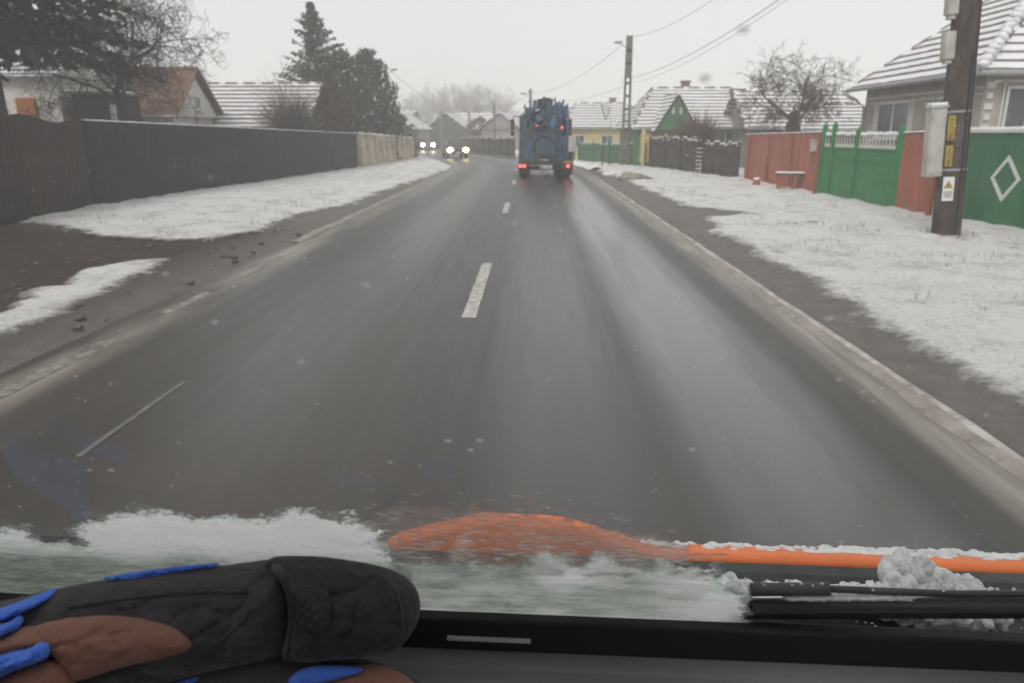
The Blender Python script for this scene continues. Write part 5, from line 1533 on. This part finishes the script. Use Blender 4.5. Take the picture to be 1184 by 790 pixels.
tag(of, 'rippled film of melt water on the glass over the orange bonnet', 'water', kind='stuff')
o = obj('water_drops', mb, M_water, smooth=True); place_van(o)
fix_normals(o)
tag(o, 'clear water drops on the windscreen above the slush', 'water', kind='stuff')
# melting flakes stuck on the glass
M_flake = bpy.data.materials.new('melting_flake'); M_flake.use_nodes = True
q = NT(M_flake); q.b.inputs['Base Color'].default_value = (.8, .8, .8, 1); q.b.inputs['Roughness'].default_value = .5
tl = q.n('BsdfTranslucent'); tl.inputs[0].default_value = (.85, .85, .85, 1); tp = q.n('BsdfTransparent')
m1 = q.n('MixShader'); m1.inputs[0].default_value = .6; q.l(q.b.outputs[0], m1.inputs[1]); q.l(tl.outputs[0], m1.inputs[2])
m2 = q.n('MixShader'); m2.inputs[0].default_value = .62; q.l(m1.outputs[0], m2.inputs[1]); q.l(tp.outputs[0], m2.inputs[2]); q.l(m2.outputs[0], q.t.nodes['Material Output'].inputs[0])
mb = MB(); rng = random.Random(15)
for _ in range(330):
    a, b = rng.uniform(-.45, .42), rng.uniform(.12, .72) ** 1.0
    r = rng.uniform(.0003, .0008) if rng.random() < .82 else rng.uniform(.0009, .0016)
    drop(mb, a, b, r, r * .5, rng.random() * 90, rng.uniform(.8, 1.5))
o = obj('stuck_flakes', mb, M_flake, smooth=True); place_van(o)
tag(o, 'tiny half melted snowflakes stuck all over the windscreen', 'snow', kind='stuff')

# snow lying on the cowl and against the wiper
M_cowlsnow = snow_mat('wet_cowl_snow', (0.42, 0.45, 0.44), (0.42, 0.68), (0.78, 0.80, 0.80), 22)
def lumps(name, label, items, seed, cat='snow clump'):
    mb = MB(); rg = random.Random(seed)
    for (x, y, z, rx, ry, rz_, n) in items:
        mb.blob((x, y, z), (rx, ry, rz_), seed + x * 40, .22, 26, 0, 2.2)
        for k in range(n):
            a, ph = rg.uniform(0, 2*PI), rg.uniform(-.1, 1.3)
            s_ = rg.uniform(.12, .38)
            mb.blob((x + rx * .92 * math.cos(a) * math.cos(ph), y + ry * .92 * math.sin(a) * math.cos(ph), z + rz_ * .92 * math.sin(ph)), (rx * s_, ry * s_, rz_ * s_), rg.random() * 80, .35, 9)
    o = obj(name, mb, M_cowlsnow, smooth=True); place_van(o); tag(o, label, cat); return o
lumps('snow_clump', 'large white clump of snow piled on the cowl beside the orange bonnet edge', [(.412, .205, -.098, .026, .036, .038, 46), (.442, .20, -.105, .028, .032, .028, 40), (.475, .20, -.108, .024, .032, .026, 30), (.500, .20, -.114, .014, .025, .016, 18), (.382, .20, -.108, .014, .025, .014, 16)], 3)
lumps('snow_strip', 'thin strip of wet snow along the cowl left of the large clump', [(.20 + .022 * i, .195 + .004 * math.sin(i), -.101 + .003 * math.sin(i * 2.1), .016, .022, .008 + .003 * math.sin(i * 1.7), 7) for i in range(9)], 9)
o = lumps('snow_clump', 'small round lump of snow at the tip of the wiper blade', [(0, 0, 0, .010, .008, .011, 14), (.008, 0, -.012, .007, .006, .007, 8)], 12)
o.data.transform(Matrix.Translation(gl(.163, .014, .02)))
lumps('snow_strip', 'white line of snow between the wiper blade and its arm', [(*gl(.205 + .010 * i, .019 + .0011 * i, .018), .009, .004, .0022, 3) for i in range(9)], 15)
# snow along the rear edge of the bonnet
mb = MB(); rg = random.Random(31)
for i in range(300):
    x = rg.uniform(.10, .80); dens = .35 if x < .35 else 1.0
    if noise.noise(Vector((x * 12, 2, 2))) > dens - .3 and x < .35: continue
    r = rg.uniform(.002, .0048) * (1 if x < .38 else 1.6)
    y = .345 + rg.uniform(-.015, .02); mb.blob((x, y, -.136 - (y - .345) * .35 + hump(x)), (r * 1.7, r * 1.3, r * .62), i * 1.3, .3, 7)
o = obj('bonnet_snow', mb, M_cowlsnow, smooth=True); place_van(o); tag(o, 'thin line of crusted snow lying along the top of the orange bonnet', 'snow', kind='stuff')
# specks of wet snow on the cowl and the wiper
mb = MB(); rg = random.Random(32)
for i in range(420):
    x, y = rg.uniform(.1, .75), rg.uniform(.06, .27); r = rg.uniform(.0007, .0022)
    mb.blob((x, y, interp(y, cp_) + .001), (r * 1.6, r, r), i, .2, 6)
for i in range(140):
    a, b = rg.uniform(.16, .7), rg.uniform(.010, .045); r = rg.uniform(.0004, .0012)
    mb.blob(gl(a, b, .021), (r * 1.5, r, r), i, .2, 6)
o = obj('snow_specks', mb, M_cowlsnow); place_van(o); tag(o, 'specks of wet snow sprinkled over the black cowl and wiper', 'snow', kind='stuff')

# ------------------------------------------------------------------ falling snow
mb = MB(); rng = random.Random(99)
for _ in range(900):
    y = 5 + 40 * rng.random() ** 1.3
    x = rng.uniform(-.75, .75) * y; z = rng.uniform(.1, 2 + y * .28)
    r = rng.uniform(.002, .0045)
    mb.blob((x, y, z), (r, r, r * 1.3), 0, 0, 5)
o = obj('falling_snow', mb, M_snow); tag(o, 'fine snowflakes falling over the road', 'snow', kind='stuff')

# ------------------------------------------------------------------ haze
def volume(name, lo, hi, dens, col, label):
    mb = MB(); mb.box(((lo[0]+hi[0])/2, (lo[1]+hi[1])/2, (lo[2]+hi[2])/2), (hi[0]-lo[0], hi[1]-lo[1], hi[2]-lo[2]))
    m = bpy.data.materials.new(name); m.use_nodes = True
    m.node_tree.nodes.remove(m.node_tree.nodes['Principled BSDF'])
    pv = m.node_tree.nodes.new('ShaderNodeVolumePrincipled')
    pv.inputs['Color'].default_value = (*col, 1); pv.inputs['Density'].default_value = dens; pv.inputs['Anisotropy'].default_value = 0.0
    m.node_tree.links.new(pv.outputs[0], m.node_tree.nodes['Material Output'].inputs['Volume'])
    o = obj(name, mb, m); tag(o, label, 'haze', kind='stuff'); return o
volume('haze', (-502, -62, -1.05), (502, 502, 16.5), 0.0043, (0.98, 0.975, 0.97), 'pale snowy haze hanging over the whole street')
